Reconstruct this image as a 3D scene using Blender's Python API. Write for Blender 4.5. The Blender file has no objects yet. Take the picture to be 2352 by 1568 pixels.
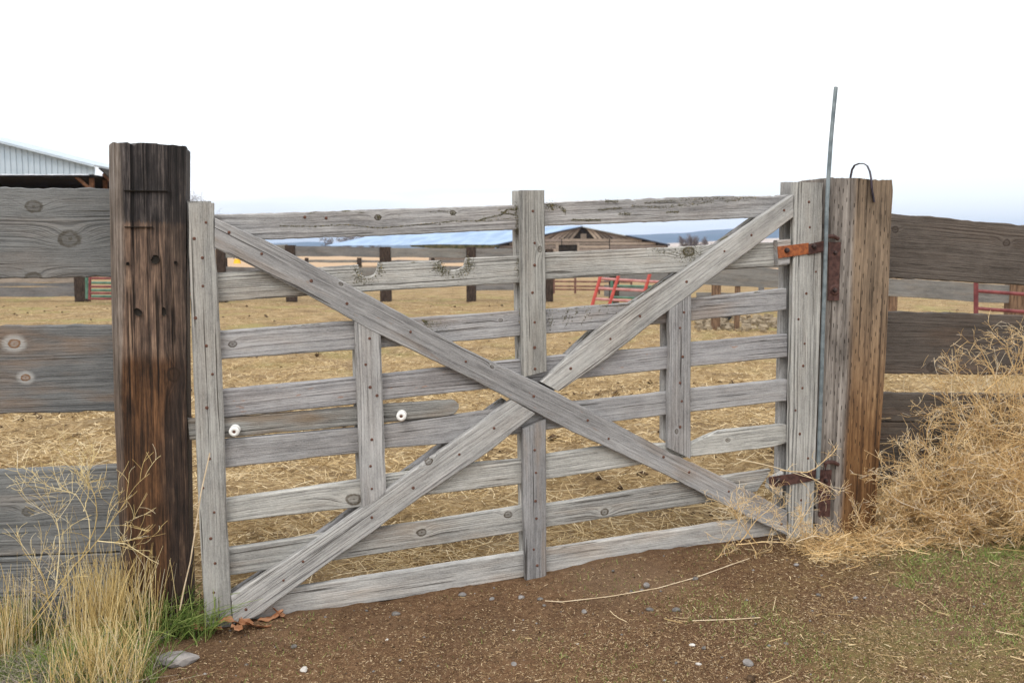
import bpy, math, random
import numpy as np
from mathutils import Vector, Matrix
random.seed(7); rng = np.random.default_rng(7)
S = bpy.context.scene
COL = S.collection

# ------------------------------------------------------------------ camera
CAM_H = 1.20; FPX = 2200.0; IW, IH = 2352.0, 1568.0; HOR = 570.0
TH = math.atan((IH/2-HOR)/FPX)
FWD = Vector((0, math.cos(TH), -math.sin(TH))); UPV = Vector((0, math.sin(TH), math.cos(TH)))
cd = bpy.data.cameras.new('camera'); cam = bpy.data.objects.new('camera', cd); COL.objects.link(cam)
cam.location = (0, 0, CAM_H); cam.rotation_euler = (math.pi/2-TH, 0, 0)
cd.sensor_width = 36; cd.lens = FPX/IW*36; cd.clip_start = .05; cd.clip_end = 20000
cd.dof.use_dof = True; cd.dof.focus_distance = 3.35; cd.dof.aperture_fstop = 6.3
S.camera = cam

# ------------------------------------------------------------------ world: overcast sky
W = bpy.data.worlds.new("World"); S.world = W; W.use_nodes = True
SUN_EL, SUN_ROT = math.radians(48), math.radians(200)
def build_world():
    nt = W.node_tree; nt.nodes.clear(); N = nt.nodes.new; L = nt.links.new
    out = N('ShaderNodeOutputWorld'); bg = N('ShaderNodeBackground'); bg2 = N('ShaderNodeBackground'); mix = N('ShaderNodeMixShader')
    sky = N('ShaderNodeTexSky'); sky.sky_type = 'NISHITA'; sky.sun_disc = False
    sky.sun_elevation = SUN_EL; sky.sun_rotation = SUN_ROT; sky.air_density = 1.0; sky.dust_density = 2.0
    L(sky.outputs[0], bg.inputs[0]); bg.inputs[1].default_value = .13
    tc = N('ShaderNodeTexCoord'); mp = N('ShaderNodeMapping'); mp.inputs['Scale'].default_value = (1.2, 1.2, 13)
    mp.inputs['Rotation'].default_value = (.0, .03, 0); mp.inputs['Location'].default_value = (.35, 0, .1)
    L(tc.outputs['Generated'], mp.inputs[0])
    nz = N('ShaderNodeTexNoise'); nz.inputs['Scale'].default_value = 1.6; nz.inputs['Detail'].default_value = 4; L(mp.outputs[0], nz.inputs[0])
    r = N('ShaderNodeMapRange'); r.interpolation_type = 'SMOOTHSTEP'
    r.inputs[1].default_value = .50; r.inputs[2].default_value = .66; r.inputs[3].default_value = .62; r.inputs[4].default_value = 1.0
    sp = N('ShaderNodeSeparateXYZ'); L(tc.outputs['Generated'], sp.inputs[0])
    ma = N('ShaderNodeMath'); ma.operation = 'MULTIPLY_ADD'; L(sp.outputs[2], ma.inputs[0]); ma.inputs[1].default_value = 1.1; L(nz.outputs[0], ma.inputs[2])
    L(ma.outputs[0], r.inputs[0])
    bg2.inputs[0].default_value = (1.0, .985, .965, 1); bg2.inputs[1].default_value = 1.16
    L(r.outputs[0], mix.inputs[0]); L(bg.outputs[0], mix.inputs[1]); L(bg2.outputs[0], mix.inputs[2]); L(mix.outputs[0], out.inputs[0])
build_world()
sd = bpy.data.lights.new('sun', 'SUN'); sd.energy = 1.0; sd.angle = math.radians(28); sd.color = (1, .97, .93)
sun = bpy.data.objects.new('sun', sd); COL.objects.link(sun)
sv = Vector((math.sin(SUN_ROT)*math.cos(SUN_EL), math.cos(SUN_ROT)*math.cos(SUN_EL), math.sin(SUN_EL)))
sun.rotation_euler = sv.to_track_quat('Z', 'Y').to_euler(); sun.location = (0, -5, 20)
V = S.view_settings; V.view_transform = 'Standard'; V.look = 'None'; V.exposure = .5; V.gamma = 1; V.use_curve_mapping = False
S.cycles.use_denoising = True; S.cycles.max_bounces = 6; S.cycles.volume_bounces = 0

# ------------------------------------------------------------------ placing helpers
CAMP = Vector((0, 0, CAM_H))
def ray(px, py): return FWD*FPX + Vector((1, 0, 0))*(px-IW/2) + UPV*(IH/2-py)
def at_Y(px, py, Y):
    r = ray(px, py); return CAMP + r*(Y/r.y)
def at_Z(px, py, z):
    r = ray(px, py); return CAMP + r*((z-CAM_H)/r.z)
class Plane:
    def __init__(s, o, d):
        s.o = Vector(o); s.d = Vector((d[0], d[1], 0)).normalized(); s.n = Vector((s.d.y, -s.d.x, 0))
        if s.n.y > 0: s.n = -s.n
    def un(s, px, py, off=0.0):
        r = ray(px, py); t = ((s.o-CAMP).dot(s.n)-off)/r.dot(s.n); return CAMP+r*t
GL = at_Z(466, 1432, 0.0)
top = at_Y(466, 466, GL.y); GH = top.z
ylo, yhi = 2.0, 8.0
for _ in range(60):
    ym = (ylo+yhi)/2
    if at_Y(1846, 417, ym).z-at_Y(1846, 1237, ym).z < GH: ylo = ym
    else: yhi = ym
GR = at_Y(1846, 1237, ym)
GATE = Plane(GL, (GR-GL).xy)
RISE = GR.z
print('gate', GL, GR, GH, RISE)

def ss(t): t = np.clip(t, 0, 1); return t*t*(3-2*t)
_w = rng.normal(size=(60, 2)); _w /= np.linalg.norm(_w, axis=1)[:, None]
_wl = np.exp(rng.uniform(math.log(.12), math.log(1.6), 60)); _ph = rng.uniform(0, 6.28, 60)
def ground_z(x, y, fine=True):
    x = np.asarray(x, float); y = np.asarray(y, float)
    z = RISE*ss((x-GL.x)/(GR.x-GL.x))*(1-ss((y-5)/5))*(1+.25*ss((x-1.0)/1.5))
    z = z - 1.0*ss((y-42)/40)
    z = z - .02*ss((x+.7)/.5)*0
    if fine:
        b = np.zeros(np.broadcast(x, y).shape)
        for i in range(60):
            b = b+np.sin((x*_w[i, 0]+y*_w[i, 1])*6.283/_wl[i]+_ph[i])*_wl[i]
        amp = .0022+.0035*ss((y-(GL.y+(x-GL.x)*(GATE.d.y/GATE.d.x))-.1)/1.0)
        z = z+b*amp*(1-ss((y-12)/20))
    return z
def gz(x, y): return float(ground_z(x, y))
def behind(x, y):   # signed metres behind the gate line
    return -((x-GL.x)*GATE.n.x+(y-GL.y)*GATE.n.y)

# ------------------------------------------------------------------ node helper
class NT:
    def __init__(s, name):
        s.m = bpy.data.materials.new(name); s.m.use_nodes = True; s.t = s.m.node_tree; s.t.nodes.clear()
        s.out = s.t.nodes.new('ShaderNodeOutputMaterial'); s.b = s.t.nodes.new('ShaderNodeBsdfPrincipled')
        s.t.links.new(s.b.outputs[0], s.out.inputs[0]); s.b.inputs['Roughness'].default_value = .9
        s.b.inputs['Specular IOR Level'].default_value = .25
    def set(s, sock, v):
        if isinstance(v, bpy.types.NodeSocket): s.t.links.new(v, sock)
        elif isinstance(v, (tuple, list)) and sock.type == 'RGBA' and len(v) == 3: sock.default_value = (*v, 1)
        else: sock.default_value = v
    def n(s, typ, ins=None, **kw):
        nd = s.t.nodes.new(typ)
        for k, v in kw.items(): setattr(nd, k, v)
        for k, v in (ins or {}).items(): s.set(nd.inputs[k], v)
        return nd
    def math(s, op, a, b=0.0, c=None, clamp=False):
        nd = s.n('ShaderNodeMath', operation=op, use_clamp=clamp); s.set(nd.inputs[0], a); s.set(nd.inputs[1], b)
        if c is not None: s.set(nd.inputs[2], c)
        return nd.outputs[0]
    def vm(s, op, a, b=None):
        nd = s.n('ShaderNodeVectorMath', operation=op); s.set(nd.inputs[0], a)
        if b is not None:
            s.set(nd.inputs['Scale' if op == 'SCALE' else 1], b)
        return nd.outputs['Value' if op in ('LENGTH', 'DISTANCE', 'DOT_PRODUCT') else 0]
    def noise(s, v, scale=5., detail=3., rough=.55, dist=0.):
        nd = s.n('ShaderNodeTexNoise', {'Scale': scale, 'Detail': detail, 'Roughness': rough, 'Distortion': dist}); s.set(nd.inputs['Vector'], v); return nd.outputs[0]
    def noise1(s, w, detail=3., rough=.5):
        nd = s.n('ShaderNodeTexNoise', noise_dimensions='1D'); s.set(nd.inputs['W'], w); nd.inputs['Scale'].default_value = 1; nd.inputs['Detail'].default_value = detail; nd.inputs['Roughness'].default_value = rough; return nd.outputs[0]
    def step(s, v, a, b, lo=0., hi=1.):
        nd = s.n('ShaderNodeMapRange', interpolation_type='SMOOTHSTEP'); s.set(nd.inputs[0], v)
        s.set(nd.inputs[1], a); s.set(nd.inputs[2], b); s.set(nd.inputs[3], lo); s.set(nd.inputs[4], hi); return nd.outputs[0]
    def mix(s, f, a, b, mode='MIX'):
        nd = s.n('ShaderNodeMix', data_type='RGBA', blend_type=mode); s.set(nd.inputs[0], f); s.set(nd.inputs[6], a); s.set(nd.inputs[7], b); return nd.outputs[2]
    def xyz(s, v):
        nd = s.n('ShaderNodeSeparateXYZ'); s.set(nd.inputs[0], v); return nd.outputs
    def comb(s, x, y, z):
        nd = s.n('ShaderNodeCombineXYZ'); s.set(nd.inputs[0], x); s.set(nd.inputs[1], y); s.set(nd.inputs[2], z); return nd.outputs[0]
    def attr(s, name, typ='OBJECT'): return s.n('ShaderNodeAttribute', attribute_name=name, attribute_type=typ)
    def ramp(s, f, stops):
        nd = s.n('ShaderNodeValToRGB'); cr = nd.color_ramp
        while len(cr.elements) < len(stops): cr.elements.new(.5)
        for e, (p, c) in zip(cr.elements, stops): e.position = p; e.color = (*c, 1)
        s.set(nd.inputs[0], f); return nd.outputs[0]
    def bump(s, h, strength=.5, dist=.002, normal=None):
        nd = s.n('ShaderNodeBump', {'Strength': strength, 'Distance': dist}); s.set(nd.inputs['Height'], h)
        if normal is not None: s.set(nd.inputs['Normal'], normal)
        return nd.outputs[0]
    def scale(s, v, sc):
        nd = s.n('ShaderNodeVectorMath', operation='MULTIPLY'); s.set(nd.inputs[0], v); nd.inputs[1].default_value = sc; return nd.outputs[0]

def wood_base(T):
    """returns p, q(offset), field F, knot info"""
    p = T.n('ShaderNodeTexCoord').outputs['Object']
    rnd = T.n('ShaderNodeObjectInfo').outputs['Random']
    off = T.comb(T.math('MULTIPLY', rnd, 37.1), T.math('MULTIPLY', rnd, 91.7), T.math('MULTIPLY', rnd, 53.3))
    q = T.vm('ADD', p, off)
    X = T.xyz(p)
    low = T.math('SUBTRACT', T.noise(T.scale(q, (1.1, 6, 6)), 1, 2), .5)
    mid = T.math('SUBTRACT', T.noise(T.scale(q, (7, 30, 30)), 1, 2), .5)
    F = T.math('ADD', X[1], T.math('MULTIPLY', X[2], .7))
    F = T.math('MULTIPLY_ADD', low, .030, F); F = T.math('MULTIPLY_ADD', mid, .0035, F)
    kmask = 0.0; khalo = 0.0
    for i in (1, 2, 3):
        k = T.attr('knot%d' % i).outputs['Vector']; kx = T.xyz(k)
        dx = T.math('SUBTRACT', X[0], kx[0]); dy = T.math('SUBTRACT', X[1], kx[1])
        r = T.math('MAXIMUM', kx[2], .0001)
        a = T.math('DIVIDE', dx, T.math('MULTIPLY', r, 2.4)); b = T.math('DIVIDE', dy, T.math('MULTIPLY', r, 1.15))
        e = T.math('EXPONENT', T.math('MULTIPLY', T.math('ADD', T.math('MULTIPLY', a, a), T.math('MULTIPLY', b, b)), -1.))
        F = T.math('ADD', F, T.math('MULTIPLY', T.math('MULTIPLY', e, r), 1.25))
        dd = T.math('SQRT', T.math('ADD', T.math('MULTIPLY', T.math('MULTIPLY', dx, dx), .6), T.math('MULTIPLY', dy, dy)))
        dd = T.math('DIVIDE', dd, r); dd = T.math('MULTIPLY_ADD', T.math('SUBTRACT', T.noise(T.scale(q, (1, 1, 1)), 55, 3), .5), .55, dd)
        kmask = T.math('MAXIMUM', kmask, T.math('MAXIMUM', T.math('MULTIPLY', T.step(dd, .9, .72), T.math('SUBTRACT', 1., T.math('MULTIPLY', T.step(dd, .62, .45), .45))), T.math('MULTIPLY', T.step(dd, .25, .1), 1.))); khalo = T.math('MAXIMUM', khalo, T.step(dd, 1.9, 1.0))
    return p, q, X, F, kmask, khalo

def mat_grey_wood(name, dark, light, contrast=1.0, warmcol=(.36, .25, .16), knotcol=(.09, .075, .06)):
    T = NT(name); p, q, X, F, km, kh = wood_base(T)
    rn = T.n('ShaderNodeObjectInfo').outputs['Random']
    Fw = T.math('ADD', T.math('MULTIPLY', F, T.math('MULTIPLY_ADD', T.math('FRACT', T.math('MULTIPLY', rn, 7.3)), 90., 110.)), T.math('MULTIPLY', T.xyz(q)[0], .25))
    band = T.noise1(Fw, 3, .6)
    fib = T.noise(T.scale(q, (22, 420, 420)), 1, 3, .65)
    fib2 = T.noise(T.scale(q, (3, 120, 120)), 1, 3)
    big = T.noise(T.scale(q, (2.2, 9, 9)), 1, 3)
    v = T.step(band, .5-.26/contrast, .5+.14/contrast)
    v = T.math('MULTIPLY_ADD', T.math('SUBTRACT', v, .62), T.math('MULTIPLY_ADD', T.math('FRACT', T.math('MULTIPLY', rn, 13.7)), .6, .35), .55)
    pa = T.step(T.noise(T.scale(q, (3.5, 12, 12)), 1, 3), .36, .62, .25, 1.25)
    v = T.math('MULTIPLY_ADD', T.math('SUBTRACT', v, .55), pa, .55)
    spk = T.noise(T.scale(q, (160, 260, 260)), 1, 3, .7); blo = T.noise(T.scale(q, (14, 32, 32)), 1, 4, .65)
    v = T.math('MULTIPLY_ADD', T.math('SUBTRACT', spk, .5), .75, v); v = T.math('MULTIPLY_ADD', T.math('SUBTRACT', blo, .5), .7, v)
    v = T.math('MULTIPLY_ADD', T.math('SUBTRACT', fib, .5), 1.0, v)
    v = T.math('MULTIPLY_ADD', T.math('SUBTRACT', fib2, .5), .9, v)
    v = T.math('MULTIPLY_ADD', T.math('SUBTRACT', big, .5), 1.2, v, clamp=True)
    col = T.mix(v, dark, light)
    warm = T.attr('warm').outputs['Fac']
    wn = T.step(T.noise(T.scale(q, (2.5, 14, 14)), 1, 3), .45, .7)
    col = T.mix(T.math('MULTIPLY', wn, T.math('MULTIPLY_ADD', warm, .8, .12), clamp=True), col, T.mix(v, tuple(c*.55 for c in warmcol), warmcol))
    crack = T.noise(T.comb(T.math('MULTIPLY', T.xyz(q)[0], 1.8), T.math('MULTIPLY', F, 125.), T.xyz(q)[2]), 1, 2.5, .6)
    ck = T.step(crack, .65, .68)
    col = T.mix(T.math('MULTIPLY', ck, .8), col, (.05, .043, .036))
    # knots
    ringk = T.noise(T.scale(q, (60, 60, 60)), 1, 2)
    res = T.attr('resin').outputs['Fac']
    col = T.mix(T.math('MULTIPLY', kh, T.math('MULTIPLY_ADD', res, .25, .35)), col, T.mix(res, light, (.46, .46, .46)))
    col = T.mix(T.math('MULTIPLY', km, T.step(ringk, .2, .6, .55, 1.)), col, T.mix(res, knotcol, (.20, .11, .06)))
    # lichen and moss near top edge / patches
    li = T.attr('lichen').outputs['Fac']
    n1 = T.noise(T.scale(q, (16, 50, 50)), 1, 6, .7)
    n1 = T.math('MULTIPLY_ADD', X[1], 2.2, n1)
    lm = T.step(T.math('ADD', n1, T.math('MULTIPLY', li, .30)), .84, .96)
    lm = T.math('MULTIPLY', lm, T.step(li, 0, .15))
    ln = T.noise(T.scale(q, (170, 170, 170)), 1, 3)
    lcol = T.ramp(ln, [(.3, (.04, .036, .024)), (.5, (.10, .094, .055)), (.62, (.22, .21, .14)), (.74, (.34, .22, .06))])
    col = T.mix(T.math('MULTIPLY', lm, T.step(ln, .3, .42)), col, lcol)
    # rust streak specks
    rs = T.attr('rust').outputs['Fac']
    rm = T.math('MULTIPLY', T.step(T.noise(T.scale(q, (22, 60, 60)), 1, 3), .66, .74), rs)
    col = T.mix(rm, col, (.36, .15, .05))
    tone = T.math('ADD', 1.0, T.attr('tone').outputs['Fac'])
    rt = T.math('MULTIPLY_ADD', T.n('ShaderNodeObjectInfo').outputs['Random'], .24, .90)
    col = T.mix(1.0, col, T.comb(T.math('MULTIPLY', tone, rt), T.math('MULTIPLY', tone, rt), T.math('MULTIPLY', tone, T.math('MULTIPLY_ADD', rt, .6, .4))), 'MULTIPLY')
    T.set(T.b.inputs['Base Color'], col)
    h = T.math('ADD', T.math('MULTIPLY', v, .8), T.math('MULTIPLY', ck, -2.2)); h = T.math('ADD', h, T.math('MULTIPLY', fib, .5)); h = T.math('MULTIPLY_ADD', lm, .8, h)
    T.set(T.b.inputs['Normal'], T.bump(h, .85, .0022))
    return T.m

M = {}
M['grey'] = mat_grey_wood('weathered grey wood', (.15, .148, .149), (.475, .471, .468))
M['greyblue'] = mat_grey_wood('blue grey plank wood', (.075, .078, .083), (.20, .205, .212), 1.3, (.30, .18, .10), (.085, .078, .07))
M['brownplank'] = mat_grey_wood('dark brown plank wood', (.042, .034, .029), (.13, .112, .098), 1.0, (.17, .11, .075), (.045, .035, .03))
M['far'] = mat_grey_wood('distant grey board wood', (.085, .083, .082), (.225, .22, .215), 1.0)
M['barnwood'] = mat_grey_wood('tan barn plank wood', (.13, .105, .09), (.34, .29, .25), 1.0)

def mat_left_post():
    T = NT('charred brown timber'); p, q, X, F, km, kh = wood_base(T)
    band = T.noise(T.scale(q, (1.6, 60, 60)), 1, 5, .68); fib = T.noise(T.scale(q, (14, 260, 260)), 1, 4, .65); big = T.noise(T.scale(q, (1.6, 9, 9)), 1, 3)
    blo = T.noise(T.scale(q, (9, 26, 26)), 1, 5, .65)
    ringl = T.noise1(T.math('MULTIPLY', F, 95.), 2)
    v = T.math('ADD', T.math('MULTIPLY', band, .65), T.math('MULTIPLY', fib, .35)); v = T.math('MULTIPLY_ADD', T.math('SUBTRACT', ringl, .5), .28, v); v = T.math('MULTIPLY_ADD', T.math('SUBTRACT', blo, .5), .45, v)
    lowc = T.ramp(v, [(.33, (.012, .008, .006)), (.45, (.045, .024, .014)), (.55, (.105, .052, .026)), (.67, (.21, .105, .05))])
    upc = T.ramp(v, [(.34, (.02, .015, .013)), (.46, (.085, .058, .045)), (.56, (.19, .125, .09)), (.68, (.36, .25, .175))])
    topc = T.ramp(v, [(.36, (.010, .009, .010)), (.5, (.035, .03, .03)), (.62, (.10, .085, .08)), (.74, (.22, .2, .19))])
    hn = T.math('MULTIPLY_ADD', T.math('SUBTRACT', big, .5), .12, X[0])
    col = T.mix(T.step(hn, .78, .84), lowc, upc)
    col = T.mix(T.step(T.math('MULTIPLY_ADD', T.math('SUBTRACT', fib, .5), .05, X[0]), 1.235, 1.25), col, topc)
    # blackened right hand side
    rg = T.step(T.math('MULTIPLY_ADD', T.math('SUBTRACT', big, .5), -.18, X[1]), -.015, -.075)
    col = T.mix(T.math('MULTIPLY', rg, .72), col, T.ramp(v, [(.35, (.008, .007, .007)), (.55, (.03, .025, .024)), (.7, (.12, .09, .07))]))
    # grey left wane, with the left light it catches painted in
    lg = T.step(T.math('MULTIPLY_ADD', T.math('SUBTRACT', big, .5), .06, X[1]), .068, .082)
    lg = T.math('MULTIPLY', lg, T.step(X[0], .2, 1.0, .3, 1.))
    col = T.mix(T.math('MULTIPLY', lg, .85), col, T.ramp(v, [(.35, (.07, .055, .045)), (.52, (.2, .165, .14)), (.7, (.34, .3, .27))]))
    ck = T.step(T.noise(T.scale(q, (1.3, 60, 60)), 1, 2), .62, .68)
    col = T.mix(T.math('MULTIPLY', ck, .8), col, (.006, .005, .005))
    col = T.mix(km, col, (.03, .018, .012))
    T.set(T.b.inputs['Base Color'], col); T.b.inputs['Roughness'].default_value = .75
    T.set(T.b.inputs['Normal'], T.bump(T.math('MULTIPLY_ADD', ck, -1.2, v), 1., .010))
    return T.m
M['lpost'] = mat_left_post()
def mat_right_post():
    T = NT('incised orange brown timber'); p, q, X, F, km, kh = wood_base(T)
    band = T.noise(T.scale(q, (1.3, 52, 52)), 1, 6, .72); fib = T.noise(T.scale(q, (16, 260, 260)), 1, 4, .65); big = T.noise(T.scale(q, (1.3, 7, 7)), 1, 3)
    v = T.math('ADD', T.math('MULTIPLY', band, .7), T.math('MULTIPLY', fib, .3))
    v = T.math('MULTIPLY_ADD', T.math('SUBTRACT', T.noise(T.scale(q, (5, 16, 16)), 1, 5, .65), .5), .4, v)
    grey = T.ramp(v, [(.34, (.055, .048, .043)), (.47, (.17, .15, .135)), (.6, (.31, .28, .255)), (.72, (.42, .39, .36))])
    brown = T.ramp(v, [(.34, (.045, .022, .010)), (.45, (.12, .060, .026)), (.56, (.225, .122, .052)), (.70, (.42, .27, .13))])
    brg = T.ramp(v, [(.34, (.05, .038, .028)), (.47, (.15, .112, .08)), (.6, (.27, .20, .14)), (.72, (.40, .31, .22))])
    yy = T.math('MULTIPLY_ADD', T.math('SUBTRACT', big, .5), .06, X[1])
    brown = T.mix(T.step(X[0], .25, 1.05), brown, brg)
    col = T.mix(T.step(yy, .035, .005), grey, brown)
    # incising slits: staggered rows
    r = T.math('MULTIPLY', X[1], 1/.0165); row = T.math('FLOOR', r)
    fx = T.math('ABSOLUTE', T.math('SUBTRACT', T.math('FRACT', r), .5))
    ofs = T.noise1(T.math('MULTIPLY', row, 7.77), 0)
    sx = T.math('ADD', T.math('MULTIPLY', X[0], 1/.062), T.math('MULTIPLY', ofs, 4.))
    fy = T.math('ABSOLUTE', T.math('SUBTRACT', T.math('FRACT', sx), .5))
    cell = T.math('FLOOR', sx); pr = T.noise1(T.math('MULTIPLY_ADD', row, 17.3, T.math('MULTIPLY', cell, 5.13)), 0)
    sl = T.math('MULTIPLY', T.step(fx, .13, .05), T.step(fy, .17, .08)); sl = T.math('MULTIPLY', sl, T.step(pr, .35, .55))
    col = T.mix(T.math('MULTIPLY', sl, .85), col, (.02, .014, .01))
    ck = T.step(T.noise(T.scale(q, (1.1, 60, 60)), 1, 2), .63, .69)
    col = T.mix(T.math('MULTIPLY', ck, .75), col, (.03, .02, .014))
    T.set(T.b.inputs['Base Color'], col)
    T.set(T.b.inputs['Normal'], T.bump(T.math('ADD', v, T.math('MULTIPLY', T.math('ADD', ck, sl), -1.)), .7, .003))
    return T.m
M['rpost'] = mat_right_post()
def mat_simple(name, c1, c2, sc=20., rough=.8, metal=0., bump=.3, bd=.002, scale3=(1, 1, 1), lo=.35, hi=.65):
    T = NT(name); p = T.n('ShaderNodeTexCoord').outputs['Object']; n = T.noise(T.scale(p, scale3), sc, 5, .6)
    T.set(T.b.inputs['Base Color'], T.mix(T.step(n, lo, hi), c1, c2)); T.b.inputs['Roughness'].default_value = rough; T.b.inputs['Metallic'].default_value = metal
    T.set(T.b.inputs['Normal'], T.bump(n, bump, bd)); return T.m
M['rust'] = mat_simple('orange rusted iron', (.19, .06, .03), (.36, .12, .045), 60, .85)
M['darkrust'] = mat_simple('dark rusted iron', (.045, .022, .02), (.10, .05, .042), 50, .7)
M['nail'] = mat_simple('rusty nail head', (.07, .035, .028), (.17, .085, .06), 300, .85)
M['bolt'] = mat_simple('dark bolt iron', (.03, .022, .024), (.09, .06, .055), 90, .55, .3)
M['steel'] = mat_simple('galvanised blue grey steel', (.13, .16, .18), (.23, .27, .29), 25, .45, .4, .2, .001)
M['blackstrap'] = mat_simple('dark steel band', (.02, .018, .03), (.07, .055, .08), 40, .5, .5)
M['ceramic'] = mat_simple('white glazed porcelain', (.80, .80, .78), (.86, .86, .85), 20, .18, 0, .05, .0005)
M['redpaint'] = mat_simple('bright red gate paint', (.40, .06, .05), (.50, .10, .085), 8, .5)
M['pinkpaint'] = mat_simple('faded pink red paint', (.38, .15, .14), (.48, .25, .24), 8, .6)
M['maroon'] = mat_simple('maroon pipe paint', (.12, .03, .035), (.21, .06, .06), 6, .6)
M['green'] = mat_simple('green pipe paint', (.06, .14, .10), (.11, .21, .16), 6, .6)
M['pipe'] = mat_simple('rusted pipe', (.12, .06, .05), (.24, .13, .10), 6, .8)
M['darkpost'] = mat_simple('dark creosoted timber', (.02, .014, .012), (.07, .05, .04), 14, .9, 0, .6, .01, (6, 6, .8))
M['brownpost'] = mat_simple('brown fence post timber', (.09, .055, .035), (.22, .14, .09), 10, .9, 0, .6, .01, (6, 6, .6))
M['metalroof'] = mat_simple('pale galvanised sheet', (.36, .44, .52), (.44, .52, .60), 1.5, .5, .1, .05, .01)
M['blueroof'] = mat_simple('pale blue roof sheet', (.22, .32, .48), (.31, .43, .60), .5, .6, .0, .05, .01)
M['edge'] = mat_simple('dark roof trim', (.03, .035, .05), (.06, .07, .10), 2, .6)
M['dark'] = mat_simple('near black timber with painted shade', (.012, .010, .009), (.03, .025, .02), 3, .95)  # near-black colour carries the shade of interiors, gaps and holes
M['rafter'] = mat_simple('red brown rafter timber', (.10, .05, .03), (.22, .11, .06), 5, .9)
M['moss'] = mat_simple('mossy sod roof', (.03, .035, .018), (.10, .09, .05), 3, 1, 0, .5, .1)
M['yellow'] = mat_simple('yellow plastic', (.75, .42, .02), (.85, .52, .04), 5, .5)
M['rubber'] = mat_simple('black rubber', (.015, .015, .015), (.03, .03, .03), 10, .7)
M['stone'] = mat_simple('pale grey cobble stone', (.17, .16, .155), (.32, .30, .29), 22, .85, 0, .5, .004)
M['stoneb'] = mat_simple('blue grey pebble', (.10, .092, .085), (.20, .188, .178), 60, .8)
M['stonew'] = mat_simple('whitish pebble', (.45, .43, .40), (.65, .63, .6), 60, .8)
M['leaf'] = mat_simple('orange brown dead leaf', (.30, .13, .06), (.48, .25, .14), 40, .8)
M['bark'] = mat_simple('grey bare twig bark', (.12, .10, .10), (.22, .19, .19), 3, .95)
M['dung'] = mat_simple('dry brown manure', (.04, .024, .014), (.10, .062, .035), 30, .95, 0, .7, .01)
M['hay'] = mat_simple('rubble', (.2, .16, .11), (.32, .26, .18), 10)

def mat_strand(name, stops, rough=.75):
    T = NT(name); t = T.attr('tint', 'GEOMETRY').outputs['Fac']; col = T.ramp(t, stops)
    T.set(T.b.inputs['Base Color'], col); T.b.inputs['Roughness'].default_value = rough; return T.m
M['straw'] = mat_strand('straw litter', [(0, (.13, .08, .035)), (.35, (.36, .25, .12)), (.7, (.58, .44, .24)), (1, (.76, .64, .43))])
M['fleck'] = mat_strand('chaff flecks', [(0, (.16, .10, .05)), (.5, (.34, .23, .12)), (1, (.58, .47, .32))])
M['tumble'] = mat_strand('dry tumbleweed twigs', [(0, (.42, .25, .10)), (.45, (.68, .47, .22)), (.8, (.84, .65, .38)), (1, (.78, .70, .57))])
M['drygrass'] = mat_strand('dry grass blades', [(0, (.38, .26, .09)), (.5, (.66, .50, .22)), (.85, (.80, .67, .38)), (1, (.7, .63, .48))])
M['greengrass'] = mat_strand('green grass blades', [(0, (.06, .11, .025)), (.5, (.16, .24, .05)), (1, (.34, .39, .13))])
M['greyweed'] = mat_strand('grey dead stems', [(0, (.22, .19, .16)), (.5, (.42, .37, .31)), (1, (.58, .50, .40))])

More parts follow.
